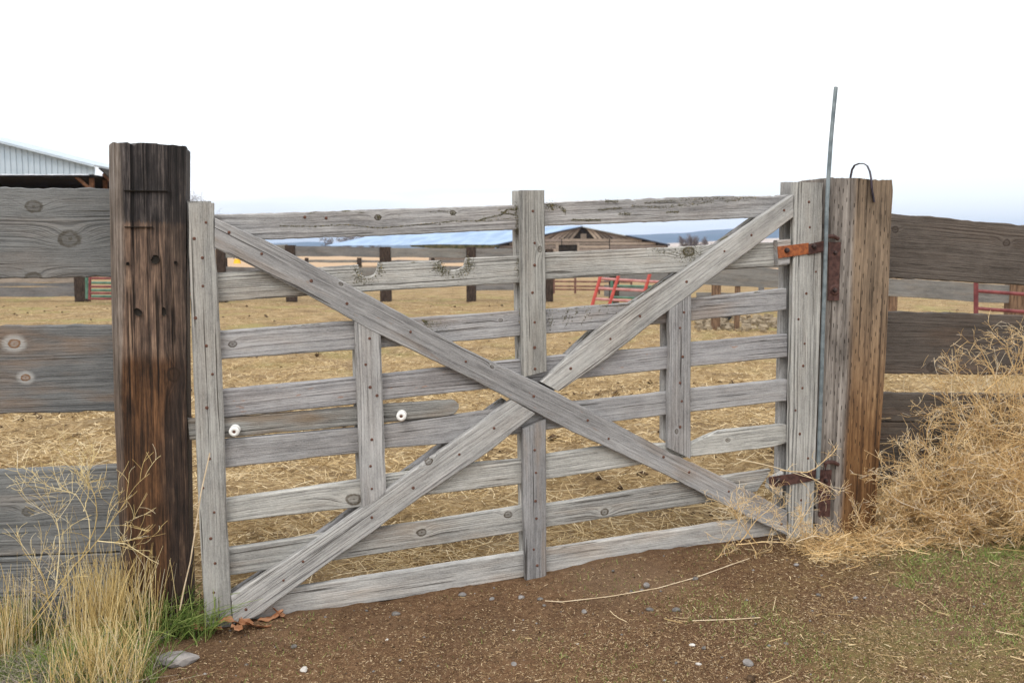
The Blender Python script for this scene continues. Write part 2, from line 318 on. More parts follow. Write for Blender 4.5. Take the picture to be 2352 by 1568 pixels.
def mat_ground():
    T = NT('dirt and straw ground'); P = T.n('ShaderNodeNewGeometry').outputs['Position']
    s = T.attr('straw', 'GEOMETRY').outputs['Fac']
    X = T.xyz(P)
    n1 = T.noise(P, 3, 6, .6); n2 = T.noise(P, 45, 5, .65); n3 = T.noise(P, 220, 4, .7); n4 = T.noise(P, .9, 4, .55)
    gr = T.n('ShaderNodeTexVoronoi', {'Scale': 160., 'Randomness': 1.}); T.set(gr.inputs['Vector'], P)
    dirt = T.ramp(T.math('ADD', T.math('MULTIPLY', n2, .5), T.math('MULTIPLY', n3, .5)), [(.34, (.07, .037, .019)), (.47, (.155, .088, .048)), (.58, (.23, .138, .078)), (.72, (.36, .25, .15))])
    dirt = T.mix(T.step(n1, .56, .40, 0, .5), dirt, T.mix(.5, dirt, (.05, .028, .018)))
    dirt = T.mix(T.step(n4, .48, .66, 0, .45), dirt, (.27, .19, .125)); dirt = T.mix(T.step(T.noise(P, 6, 5, .7), .55, .68, 0, .5), dirt, (.07, .045, .028))
    fl = T.step(T.noise(T.scale(P, (1, .6, 1)), 330, 2, .5), .63, .70)
    dirt = T.mix(T.math('MULTIPLY', fl, .6), dirt, (.36, .26, .15))
    st = T.noise(T.scale(P, (1, 1.7, 1)), 26, 6, .7); sfar = T.noise(P, 2.2, 5, .6)
    straw = T.ramp(T.math('ADD', T.math('MULTIPLY', st, .65), T.math('MULTIPLY', sfar, .35)), [(.34, (.10, .064, .032)), (.44, (.235, .16, .078)), (.52, (.37, .265, .14)), (.66, (.52, .40, .24))])
    m6 = T.noise(T.scale(P, (1, 1.6, 1)), 7, 6, .72); m1 = T.noise(T.scale(P, (.7, 2.2, 1)), 1.4, 6, .7)
    straw = T.mix(T.math('MULTIPLY', T.step(m6, .48, .38), .6), straw, (.15, .10, .055)); straw = T.mix(T.math('MULTIPLY', T.step(m1, .52, .40), .45), straw, (.17, .12, .075))
    straw = T.mix(T.math('MULTIPLY', T.step(m6, .56, .66), .6), straw, (.50, .41, .27))
    # greenish patches further out in the pen, pale field beyond
    gp = T.math('MULTIPLY', T.step(n4, .50, .66), T.step(X[1], 7, 12)); gp = T.math('MULTIPLY', gp, T.step(X[1], 30, 22))
    straw = T.mix(T.math('MULTIPLY', gp, .5), straw, (.28, .27, .10))
    ol = T.step(n1, .55, .66); straw = T.mix(T.math('MULTIPLY', ol, .30), straw, (.22, .16, .07))
    straw = T.mix(T.step(X[1], 26, 60), straw, T.mix(n4, (.42, .28, .17), (.50, .37, .25)))
    f = T.step(T.math('MULTIPLY_ADD', T.math('SUBTRACT', n2, .5), .7, T.math('MULTIPLY_ADD', T.math('SUBTRACT', n1, .5), .8, s)), .35, .65)
    col = T.mix(f, dirt, straw)
    gs = T.math('MULTIPLY', T.attr('green', 'GEOMETRY').outputs['Fac'], T.step(T.math('ADD', n1, T.math('MULTIPLY', n2, .6)), .72, .95))
    col = T.mix(T.math('MULTIPLY', gs, .6), col, (.19, .19, .06))
    T.set(T.b.inputs['Base Color'], col); T.b.inputs['Roughness'].default_value = 1.
    T.b.inputs['Specular IOR Level'].default_value = .1
    h = T.math('ADD', T.math('MULTIPLY', n2, 1.2), T.math('MULTIPLY', n3, .5)); h = T.math('MULTIPLY_ADD', gr.outputs['Distance'], -.5, h)
    T.set(T.b.inputs['Normal'], T.bump(h, .9, .012)); return T.m
M['ground'] = mat_ground()

# ------------------------------------------------------------------ object helpers
def tag(o, label=None, cat=None, group=None, kind=None):
    if label: o['label'] = label
    if cat: o['category'] = cat
    if group: o['group'] = group
    if kind: o['kind'] = kind
    return o
def empty(name, loc, label, cat, group=None):
    o = bpy.data.objects.new(name, None); COL.objects.link(o); o.location = loc; o.empty_display_size = .1
    return tag(o, label, cat, group)
def world_m(o):
    return (world_m(o.parent) if o.parent else Matrix.Identity(4)) @ (o.matrix_parent_inverse if o.parent else Matrix.Identity(4)) @ o.matrix_basis
def link(name, me, mat, mw=None, parent=None, **props):
    o = bpy.data.objects.new(name, me); COL.objects.link(o)
    if mat is not None and len(me.materials) == 0: me.materials.append(M[mat] if isinstance(mat, str) else mat)
    if parent is not None:
        o.parent = parent; o.matrix_parent_inverse = world_m(parent).inverted()
    if mw is not None: o.matrix_basis = mw
    for k, v in props.items(): o[k] = v
    return o
def mesh(name, v, f, smooth=False):
    me = bpy.data.meshes.new(name); me.from_pydata([tuple(a) for a in v], [], f); me.update()
    if smooth:
        me.polygons.foreach_set('use_smooth', [True]*len(me.polygons))
    return me
def quadmesh(name, v, f, smooth=False):     # numpy arrays, f (n,3|4)
    me = bpy.data.meshes.new(name); v = np.asarray(v, np.float32); f = np.asarray(f, np.int32)
    k = f.shape[1]; me.vertices.add(len(v)); me.vertices.foreach_set('co', v.ravel())
    me.loops.add(f.size); me.loops.foreach_set('vertex_index', f.ravel())
    me.polygons.add(len(f)); me.polygons.foreach_set('loop_start', np.arange(0, f.size, k, dtype=np.int32))
    me.polygons.foreach_set('loop_total', np.full(len(f), k, np.int32))
    me.polygons.foreach_set('use_smooth', np.full(len(f), smooth)); me.update(calc_edges=True); me.validate(); return me

def interp(pl, xs):
    pl = np.array(pl, float); return np.interp(xs, pl[:, 0], pl[:, 1])
def board(name, mat, parent, A, B, plane, off=0., thk=.034, vert=False, step=.03, wob=.0008, seed=0, mess=0., **props):
    """A, B: the two long edges as pixel polylines; horizontal boards run left to right, vertical ones bottom to top.
    Both edges are carried to their place on the plane and given thickness away from the camera."""
    A = [tuple(a) for a in A]; B = [tuple(b) for b in B]
    if vert: key = lambda a: -a[1]
    else: key = lambda a: a[0]
    A.sort(key=key); B.sort(key=key)
    a3 = [plane.un(x, y, off) for x, y in A]; b3 = [plane.un(x, y, off) for x, y in B]
    o0 = (a3[0]+b3[0])/2; o1 = (a3[-1]+b3[-1])/2
    ax = (o1-o0).normalized(); az = plane.n.copy(); ay = az.cross(ax).normalized(); az = ax.cross(ay)
    R = Matrix((ax, ay, az)).transposed().to_4x4(); mid = (o0+o1)/2; base = o0 if vert else mid
    mw = Matrix.Translation(base) @ R; inv = mw.inverted()
    la = np.array([tuple(inv @ p)[:2] for p in a3]); lb = np.array([tuple(inv @ p)[:2] for p in b3])
    if la[:, 1].mean() < lb[:, 1].mean(): la, lb = lb, la
    L = (o1-o0).length; n = max(2, int(L/step)+1); t = np.linspace(0, 1, n)
    def edge(pl):
        x = pl[0, 0]+(pl[-1, 0]-pl[0, 0])*t; return np.stack([x, np.interp(x, pl[:, 0], pl[:, 1])], 1)
    ea, eb = edge(la), edge(lb); r = np.random.default_rng(seed+int(abs(base.x)*1000)+n)
    def wb(): 
        w = np.zeros(n)
        for k in (1, 2, 4): w += np.interp(t*(n-1), np.arange(0, n-1+k*2, k*1.0)[:n+2], r.normal(size=len(np.arange(0, n-1+k*2, k*1.0)[:n+2])))*wob*.5
        return w
    ea[:, 1] += wb(); eb[:, 1] += wb()
    if mess: ea[:, 1] += -np.abs(r.normal(size=n))*mess*(np.sin(t*23+r.uniform(0, 6))*.5+.5)*np.clip((t-.35)*3, .12, 1)
    bv = min(.0035, thk*.15)
    rows = []
    d = (eb-ea); ln = np.linalg.norm(d, axis=1)[:, None]; d = d/np.maximum(ln, 1e-6); bvv = np.minimum(bv, ln*.3)
    for e, dd, zs in ((ea, 0, -bv), (ea, 1, 0), (eb, -1, 0), (eb, 0, -bv), (eb, 0, -thk+bv), (eb, -1, -thk), (ea, 1, -thk), (ea, 0, -thk+bv)):
        q = e+d*bvv*dd; rows.append(np.column_stack([q, np.full(n, zs)]))
    v = np.stack(rows, 1).reshape(-1, 3); f = []
    for i in range(n-1):
        for k in range(8):
            k2 = (k+1) % 8; f.append((i*8+k, i*8+k2, (i+1)*8+k2, (i+1)*8+k))
    f.append(tuple(range(7, -1, -1))); f.append(tuple((n-1)*8+k for k in range(8)))
    f = [tuple(reversed(x)) for x in f]
    me = mesh(name, v, f)
    kn = props.pop('knots', [])
    for i, (kx, ky, kr) in enumerate(kn[:3]):
        l = inv @ plane.un(kx, ky, off); props['knot%d' % (i+1)] = [l.x, l.y, kr/FPX*(plane.un(kx, ky, off)-CAMP).length]
    return link(name, me, mat, mw, parent, **props)

def tube_me(name, pts, r, sides=8, r2=None, smooth=True):
    pts = [Vector(p) for p in pts]; n = len(pts); v = []; f = []
    up = Vector((0, 0, 1)) if abs((pts[-1]-pts[0]).normalized().z) < .85 else Vector((0, 1, 0))
    for i, p in enumerate(pts):
        tg = (pts[min(i+1, n-1)]-pts[max(i-1, 0)]).normalized()
        u = tg.cross(up); u = u.normalized() if u.length > .05 else tg.cross(Vector((1, 0, 0))).normalized(); w = tg.cross(u)
        rr = r if r2 is None else r+(r2-r)*i/(n-1)
        for k in range(sides):
            a = 2*math.pi*k/sides; v.append(p+(u*math.cos(a)+w*math.sin(a))*rr)
    for i in range(n-1):
        for k in range(sides):
            k2 = (k+1) % sides; f.append((i*sides+k, (i+1)*sides+k, (i+1)*sides+k2, i*sides+k2))
    f.append(tuple(range(sides))); f.append(tuple((n-1)*sides+k for k in range(sides-1, -1, -1)))
    return mesh(name, v, f, False)
def tube(name, mat, parent, pts, r, **kw):
    pts = [Vector(p) for p in pts]; c = pts[0]
    return link(name, tube_me(name, [p-c for p in pts], r, kw.pop('sides', 8)), mat, Matrix.Translation(c), parent, **kw)
def box_me(name, sx, sy, sz, bev=.0):
    v = [(x*sx/2, y*sy/2, z*sz/2) for x in (-1, 1) for y in (-1, 1) for z in (-1, 1)]
    f = [(0, 1, 3, 2), (4, 6, 7, 5), (0, 4, 5, 1), (2, 3, 7, 6), (0, 2, 6, 4), (1, 5, 7, 3)]
    me = mesh(name, v, f)
    if bev:
        import bmesh
        bm = bmesh.new(); bm.from_mesh(me); bmesh.ops.bevel(bm, geom=bm.edges[:], offset=bev, segments=2, affect='EDGES'); bm.to_mesh(me); bm.free()
    return me
def disc_me(name, r, h, n=10, dome=.4):
    v = [(math.cos(2*math.pi*k/n)*r, math.sin(2*math.pi*k/n)*r, 0) for k in range(n)]+[(math.cos(2*math.pi*k/n)*r*.75, math.sin(2*math.pi*k/n)*r*.75, h) for k in range(n)]+[(0, 0, h*(1+dome))]
    f = [(k, (k+1) % n, n+(k+1) % n, n+k) for k in range(n)]+[(n+k, n+(k+1) % n, 2*n) for k in range(n)]
    return mesh(name, v, f, False)

def strands(name, P, R, tint, mat, sides=3, parent=None, loc=(0, 0, 0), **props):
    """P (N,K,3) centre lines, R (N,K) radii -> one mesh of thin closed-sided blades"""
    N, K, _ = P.shape; tg = np.gradient(P, axis=1); tg /= np.maximum(np.linalg.norm(tg, axis=2, keepdims=True), 1e-9)
    ref = rng.normal(size=(N, 1, 3)); ref = np.repeat(ref, K, 1); u = np.cross(tg, ref); u /= np.maximum(np.linalg.norm(u, axis=2, keepdims=True), 1e-9); w = np.cross(tg, u)
    if sides == 2:
        vs = np.stack([P+u*R[..., None], P-u*R[..., None]], 2)
        i = np.arange(N*(K-1)); n_ = i//(K-1); k_ = i % (K-1); b = (n_*K+k_)*2
        f = np.stack([b, b+1, b+3, b+2], 1)
    else:
        vs = np.stack([P+(u*math.cos(2*math.pi*s/sides)+w*math.sin(2*math.pi*s/sides))*R[..., None] for s in range(sides)], 2)
        fs = []
        i = np.arange(N*(K-1)); n_ = i//(K-1); k_ = i % (K-1); b = (n_*K+k_)*sides
        for s in range(sides):
            s2 = (s+1) % sides; fs.append(np.stack([b+s, b+s2, b+sides+s2, b+sides+s], 1))
        f = np.concatenate(fs)
    me = quadmesh(name, vs.reshape(-1, 3)-np.array(loc), f, sides > 2)
    at = me.attributes.new('tint', 'FLOAT', 'POINT'); at.data.foreach_set('value', np.repeat(np.clip(tint, 0, 1), K*(sides)).astype(np.float32))
    return link(name, me, mat, Matrix.Translation(Vector(loc)), parent, **props)

# ================================================================== SETTING
def ground():
    def axis(lo, hi, st, far, g=1.22):
        a = list(np.arange(lo, hi, st)); d = st; x = a[-1]
        while x < far[1]: d *= g; x += d; a.append(x)
        d = st; x = a[0]; pre = []
        while x > far[0]: d *= g; x -= d; pre.append(x)
        return np.array(pre[::-1]+a)
    xs = axis(-3.2, 3.6, .028, (-7000, 7000)); ys = axis(1.0, 7.5, .028, (-60, 9000), 1.12)
    X, Y = np.meshgrid(xs, ys); Z = ground_z(X, Y); nx, ny = len(xs), len(ys)
    fine = rng.normal(size=X.shape)*.0022*(np.abs(X) < 4)*(Y < 8)
    Z = Z+fine
    i = np.arange((nx-1)*(ny-1)); r = i//(nx-1); c = i % (nx-1); b = r*nx+c
    me = quadmesh('ground', np.stack([X, Y, Z], -1).reshape(-1, 3), np.stack([b, b+1, b+nx+1, b+nx], 1), True)
    s = ss((behind(X, Y)+.05)/.35)*.95+.05
    s = np.maximum(s, ss((X-1.35)/.5)*.75*ss((Y-2.6)/.5)); s = np.maximum(s, ss((X-.9)/.9)*.36)
    s = np.maximum(s, .45*ss((-.95-X)/.3))
    g = np.maximum(ss((X-.35)/1.0)*ss((3.6-Y)/.8), .35*ss((2.6-Y)/.4)); g = np.maximum(g, ss((-.95-X)/.3))
    for nme, val in (('straw', s), ('green', g*(behind(X, Y) < .1))):
        at = me.attributes.new(nme, 'FLOAT', 'POINT'); at.data.foreach_set('value', np.asarray(val, np.float32).ravel())
    link('ground', me, 'ground', kind='structure')
ground()

def hill(name, prof, Y, depth, mat, seed, amp):
    """a long ridge with its crest heights given along x, falling away in front and behind"""
    r = np.random.default_rng(seed); pts = [at_Y(px, py, Y) for px, py in prof]
    px = np.array([p.x for p in pts]); pz = np.array([p.z for p in pts])
    xs = np.linspace(px[0], px[-1], 220); ys = np.linspace(-1, 1, 30)
    crest = np.interp(xs, px, pz); w = sum(np.sin(xs*f+r.uniform(0, 6))*a for f, a in ((.004, 1.), (.011, .5), (.027, .3)))*amp
    X, T_ = np.meshgrid(xs, ys); prof_ = (1-np.abs(T_)**1.3); gul = sum(np.sin(X*f+T_*g+r.uniform(0, 6))*a for f, g, a in ((.006, 4, 1), (.017, 9, .6), (.03, 14, .4)))*amp*(1-np.abs(T_))*np.abs(T_)*2
    Z = -8+(np.interp(X, px, pz)+np.interp(X, xs, w)+8)*prof_+gul
    nx, ny = len(xs), len(ys); i = np.arange((nx-1)*(ny-1)); rr = i//(nx-1); c = i % (nx-1); b = rr*nx+c
    me = quadmesh(name, np.stack([X, Y+T_*depth, Z], -1).reshape(-1, 3), np.stack([b, b+1, b+nx+1, b+nx], 1), True)
    link(name, me, mat, kind='structure')
def mat_hill(name, a, b, sc):
    T = NT(name); P = T.n('ShaderNodeNewGeometry').outputs['Position']; n = T.noise(T.scale(P, (1, .5, 2)), sc, 6, .65)
    T.set(T.b.inputs['Base Color'], T.mix(T.step(n, .38, .6), a, b)); T.b.inputs['Roughness'].default_value = 1; return T.m
M['hillfar'] = mat_hill('dark sage far hill', (.04, .055, .06), (.08, .085, .085), .004)
M['hillnear'] = mat_hill('pale dry grass slope', (.42, .33, .24), (.55, .45, .36), .006)
hill('hills', [(-900, 556), (0, 562), (350, 566), (620, 563), (700, 558), (960, 558), (1250, 552), (1440, 541), (1560, 532), (1720, 521), (1890, 513), (2352, 516), (2700, 520), (3400, 530)], 5200, 1500, 'hillfar', 3, 5)
hill('foothill', [(1200, 569), (1440, 563), (1560, 558), (1700, 550), (1890, 545), (2352, 548), (3200, 566)], 2600, 500, 'hillnear', 5, 1.5)

# air between: pale even haze round everything
def haze():
    me = box_me('haze', 15000, 7900, 190); nt = bpy.data.materials.new('air haze'); nt.use_nodes = True; t = nt.node_tree; t.nodes.clear()
    o = t.nodes.new('ShaderNodeOutputMaterial'); v = t.nodes.new('ShaderNodeVolumePrincipled'); v.inputs['Color'].default_value = (.45, .65, 1.0, 1); v.inputs['Density'].default_value = .00015
    t.links.new(v.outputs[0], o.inputs['Volume']); link('haze', me, nt, Matrix.Translation((0, 3850, 80)), kind='stuff')
haze()

# ================================================================== GATE
gate = empty('farm_gate', GL, 'wide weathered grey wooden board gate with X braces across its front', 'gate')
TK = .030
def rail(A, B, **k):
    return board('rail', 'grey', gate, A, B, GATE, 0, TK, **k)
def arc(x0, x1, y0, y1, depth, n=9):
    pts = []
    for i in range(n):
        a = math.pi*i/(n-1); cx = (x0+x1)/2; r = (x1-x0)/2
        pts.append((cx-r*math.cos(a)+i*.01, (y0+(y1-y0)*i/(n-1))+depth*max(0, math.sin(a))**.55))
    return pts
rail([(438, 496), (495, 493), (860, 481), (1040, 475), (1190, 470), (1300, 462), (1560, 452), (1824, 447)],
     [(438, 561), (500, 556), (615, 550), (890, 541), (1190, 527), (1255, 519), (1720, 501), (1824, 497)], lichen=.6, mess=.0035, step=.012, knots=[(868, 499, 8), (1040, 489, 7), (1010, 515, 3)])
rail([(446, 632), (505, 626), (730, 614), (822, 608)]+arc(823, 868, 607, 604, 30)+[(869, 603), (1011, 598)]+arc(1013, 1071, 598, 593, 25)+[(1073, 592), (1190, 588), (1255, 580), (1560, 567), (1640, 562), (1808, 556)],
     [(446, 700), (505, 693), (698, 680), (870, 668), (1190, 650), (1255, 642), (1560, 626), (1808, 611)], lichen=.5, step=.0055, wob=.0004, warm=.15, knots=[(1582, 578, 14)])
rail([(450, 765), (507, 760), (815, 737), (961, 729), (1198, 714), (1255, 710), (1465, 694), (1590, 684), (1806, 662)],
     [(450, 832), (507, 825), (814, 803), (1058, 784), (1198, 771), (1262, 765), (1378, 757), (1590, 737), (1806, 712)], lichen=.62, mess=.0015, warm=.35, knots=[(534, 790, 9), (1150, 735, 5)])
rail([(455, 902), (511, 895), (818, 866), (881, 859), (1031, 843), (1142, 830), (1257, 820), (1304, 814), (1530, 797), (1590, 787), (1808, 767)],
     [(455, 966), (511, 959), (818, 929), (881, 919), (1124, 892), (1257, 878), (1400, 862), (1590, 842), (1808, 820)], rust=.5, knots=[(1120, 853, 5)])
board('rail', 'grey', gate, [(431, 963), (511, 961), (821, 935), (1000, 921), (1042, 918), (1050, 922), (1054, 928)], [(436, 1011), (511, 1006), (821, 977), (1000, 960), (1040, 953), (1050, 946), (1054, 938)],
      GATE, 0, TK, tone=-.33, warm=.8, step=.01, label='short darker board with a rounded end carrying two white insulators')
rail([(460, 1018), (512, 1010), (821, 983), (886, 976), (1124, 943), (1327, 923), (1519, 902), (1590, 893), (1808, 871)],
     [(460, 1082), (513, 1075), (821, 1040), (886, 1029), (1031, 1018), (1198, 995), (1257, 986), (1417, 967), (1590, 945), (1806, 921)], lichen=.25, tone=.02)
rail([(466, 1154), (519, 1147), (830, 1102), (889, 1091), (1070, 1066), (1198, 1055), (1257, 1045), (1381, 1027), (1530, 1019), (1589, 1018), (1620, 1003), (1655, 989), (1806, 974)],
     [(466, 1206), (521, 1199), (830, 1164), (973, 1138), (1198, 1111), (1257, 1100), (1480, 1066), (1589, 1049), (1780, 1026), (1806, 1018)], tone=.05, lichen=.2, knots=[(812, 1146, 17), (1672, 1010, 6)])
rail([(472, 1267), (524, 1260), (722, 1230), (875, 1213), (1097, 1180), (1199, 1163), (1258, 1159), (1544, 1114), (1660, 1095), (1772, 1078)],
     [(472, 1329), (526, 1321), (770, 1286), (1097, 1237), (1200, 1221), (1258, 1210), (1634, 1152), (1710, 1138), (1738, 1128)], tone=-.12, warm=.3, knots=[(968, 1222, 11), (1167, 1181, 10), (1389, 1175, 10)])
rail([(480, 1382), (560, 1366), (674, 1351), (1097, 1285), (1199, 1270), (1258, 1261), (1646, 1203), (1812, 1180)],
     [(480, 1441), (558, 1430), (623, 1423), (1097, 1344), (1202, 1325), (1258, 1315), (1646, 1248), (1812, 1224)], tone=.10, warm=.25)
# front layer
FO = -TK-.001
def front(name, A, B, off=FO, **k):
    return board(name, 'grey', gate, A, B, GATE, off, TK, **k)
front('stile', [(434, 466), (434, 596), (436, 604), (440, 760), (446, 900), (455, 1150), (463, 1300), (471, 1438)], [(491, 466), (493, 560), (499, 640), (506, 780), (512, 900), (521, 1180), (528, 1330), (533, 1440)], vert=True, tone=-.13)
front('stile', [(1195, 437), (1197, 600), (1200, 800), (1201, 866)], [(1251, 437), (1253, 600), (1256, 800), (1256, 852)], vert=True, tone=-.22, lichen=.1, knots=[(1240, 572, 7)])
front('stile', [(1201, 985), (1203, 1150), (1209, 1349)], [(1255, 962), (1255, 1150), (1256, 1344)], vert=True, tone=-.26, warm=.5)
front('batten', [(814, 737), (818, 850), (824, 1000), (832, 1165)], [(875, 762), (878, 860), (884, 1040), (888, 1132)], vert=True, tone=-.02, lichen=.15)
front('batten', [(1537, 712), (1540, 800), (1537, 900), (1536, 1029)], [(1588, 676), (1588, 800), (1587, 950), (1587, 1053)], vert=True, tone=-.10, knots=[(1554, 990, 6)])
front('stile', [(1826, 418), (1823, 600), (1818, 850), (1812, 1236)], [(1892, 420), (1888, 452), (1890, 480), (1887, 640), (1880, 880), (1868, 1236)], vert=True, tone=-.03)
# diagonal braces: the first runs unbroken, the second is cut in two against it
front('brace', [(493, 501), (614, 553), (731, 615), (902, 708), (1058, 795), (1241, 881), (1286, 905), (1529, 1033), (1660, 1095), (1808, 1173)],
      [(493, 569), (600, 621), (698, 672), (851, 759), (1058, 858), (1165, 913), (1315, 991), (1529, 1090), (1639, 1147), (1808, 1230)], off=FO-.002, tone=-.14, warm=.55, rust=.25, lichen=.25, mess=.001, step=.02, knots=[(783, 652, 5), (1130, 842, 5)])
front('brace', [(1243, 877), (1372, 757), (1567, 623), (1744, 498), (1822, 447)], [(1284, 899), (1399, 821), (1501, 740), (1672, 614), (1822, 500)], off=FO, lichen=.3, tone=.04, mess=.001)
front('brace', [(531, 1368), (716, 1248), (902, 1114), (1033, 1021), (1175, 918)], [(536, 1434), (590, 1416), (734, 1308), (973, 1138), (1130, 1033), (1231, 950)], off=FO, lichen=.28, tone=-.02, mess=.001, knots=[(985, 1060, 9)])
# rear layer
RO = TK+.001
def rear(name, A, B, **k): return board(name, 'grey', gate, A, B, GATE, RO, TK, **k)
rear('rear_stile', [(427, 462), (430, 600), (447, 780), (455, 950), (468, 1200), (474, 1405)], [(484, 462), (486, 600), (500, 950), (520, 1300), (524, 1405)], vert=True, tone=-.15)
rear('rear_stile', [(1180, 438), (1183, 600), (1187, 780), (1193, 1050), (1198, 1334)], [(1236, 438), (1238, 600), (1240, 800), (1243, 1050), (1246, 1334)], vert=True, tone=.02, lichen=.1)
rear('rear_batten', [(808, 742), (812, 850), (816, 1000), (822, 1150)], [(862, 760), (866, 900), (872, 1040), (876, 1140)], vert=True, tone=-.1)
rear('rear_batten', [(1522, 735), (1523, 850), (1521, 1008)], [(1570, 700), (1572, 850), (1570, 1040)], vert=True, tone=-.08, lichen=.1)
rear('rear_stile', [(1801, 418), (1797, 600), (1790, 900), (1782, 1205)], [(1866, 419), (1862, 600), (1855, 900), (1846, 1205)], vert=True, tone=-.1, lichen=.1)
rear('rear_brace', [(1230, 878), (1359, 757), (1554, 623), (1729, 500), (1796, 455)], [(1270, 899), (1386, 821), (1488, 740), (1659, 614), (1796, 508)], lichen=.9, tone=-.2)
rear('rear_brace', [(515, 1368), (696, 1248), (882, 1114), (1013, 1019), (1155, 914)], [(520, 1434), (574, 1416), (718, 1308), (957, 1138), (1206, 952)], lichen=.9, tone=-.18)
rear('rear_brace', [(500, 508), (902, 715), (1236, 890), (1529, 1037), (1780, 1165)], [(500, 566), (851, 752), (1170, 912), (1529, 1086), (1780, 1208)], tone=-.3)
front('shim_block', [(1786, 552), (1816, 549)], [(1788, 611), (1814, 607)], off=-TK-.001, step=.02, tone=.05, warm=.3)
front('splinter', [(1771, 1100), (1800, 1084)], [(1766, 1122), (1796, 1146)], off=-.004, step=.02, tone=.05)
# nails
nail_me = disc_me('nail', .0050, .0018); nail_me.materials.append(M['nail'])
NAILS = [(473, 511), (446, 548), (465, 592), (466, 657), (449, 730), (474, 794), (488, 859), (475, 936), (481, 1053), (466, 1120), (492, 1176), (484, 1236), (494, 1293), (491, 1360), (497, 1420),
 (526, 534), (601, 583), (715, 645), (797, 697), (943, 762), (1070, 830), (1226, 910), (1350, 965), (1398, 1007), (1524, 1049), (1583, 1084), (1674, 1128), (1795, 1203),
 (1801, 483), (1726, 540), (1664, 577), (1577, 647), (1470, 726), (1402, 778), (1311, 846), (1135, 983), (1055, 1043), (949, 1120), (854, 1188), (696, 1289), (651, 1332), (565, 1399),
 (1224, 485), (1228, 558), (1228, 609), (1223, 672), (1228, 740), (1228, 798), (1229, 847), (1228, 1033), (1231, 1085), (1230, 1150), (1232, 1190), (1226, 1261), (1234, 1298),
 (849, 777), (840, 837), (850, 889), (854, 1009), (851, 1070), (854, 1122), (866, 908), (1571, 717), (1562, 753), (1568, 819), (1562, 879), (1566, 921), (1562, 980),
 (1858, 464), (1860, 522), (1874, 624), (1852, 674), (1834, 733), (1848, 789), (1845, 840), (1843, 891), (1827, 942), (1837, 996), (1856, 1052), (1840, 1148)]
Rg = Matrix((GATE.d, Vector((0, 0, 1)), GATE.n)).transposed().to_4x4()
for i, (x, y) in enumerate(NAILS):
    p = GATE.un(x, y, FO-.002 if 15 <= i < 28 else FO)
    link('nail', nail_me, None, Matrix.Translation(p+GATE.n*.0002) @ Rg @ Matrix.Rotation(i*1.3, 4, 'Z') @ Matrix.Scale(.85+.3*((i*37) % 10)/10, 4), gate)
for x, y in [(700, 499), (749, 501)]:
    link('nail', nail_me, None, Matrix.Translation(GATE.un(x, y, 0)+GATE.n*.0002) @ Rg, gate)
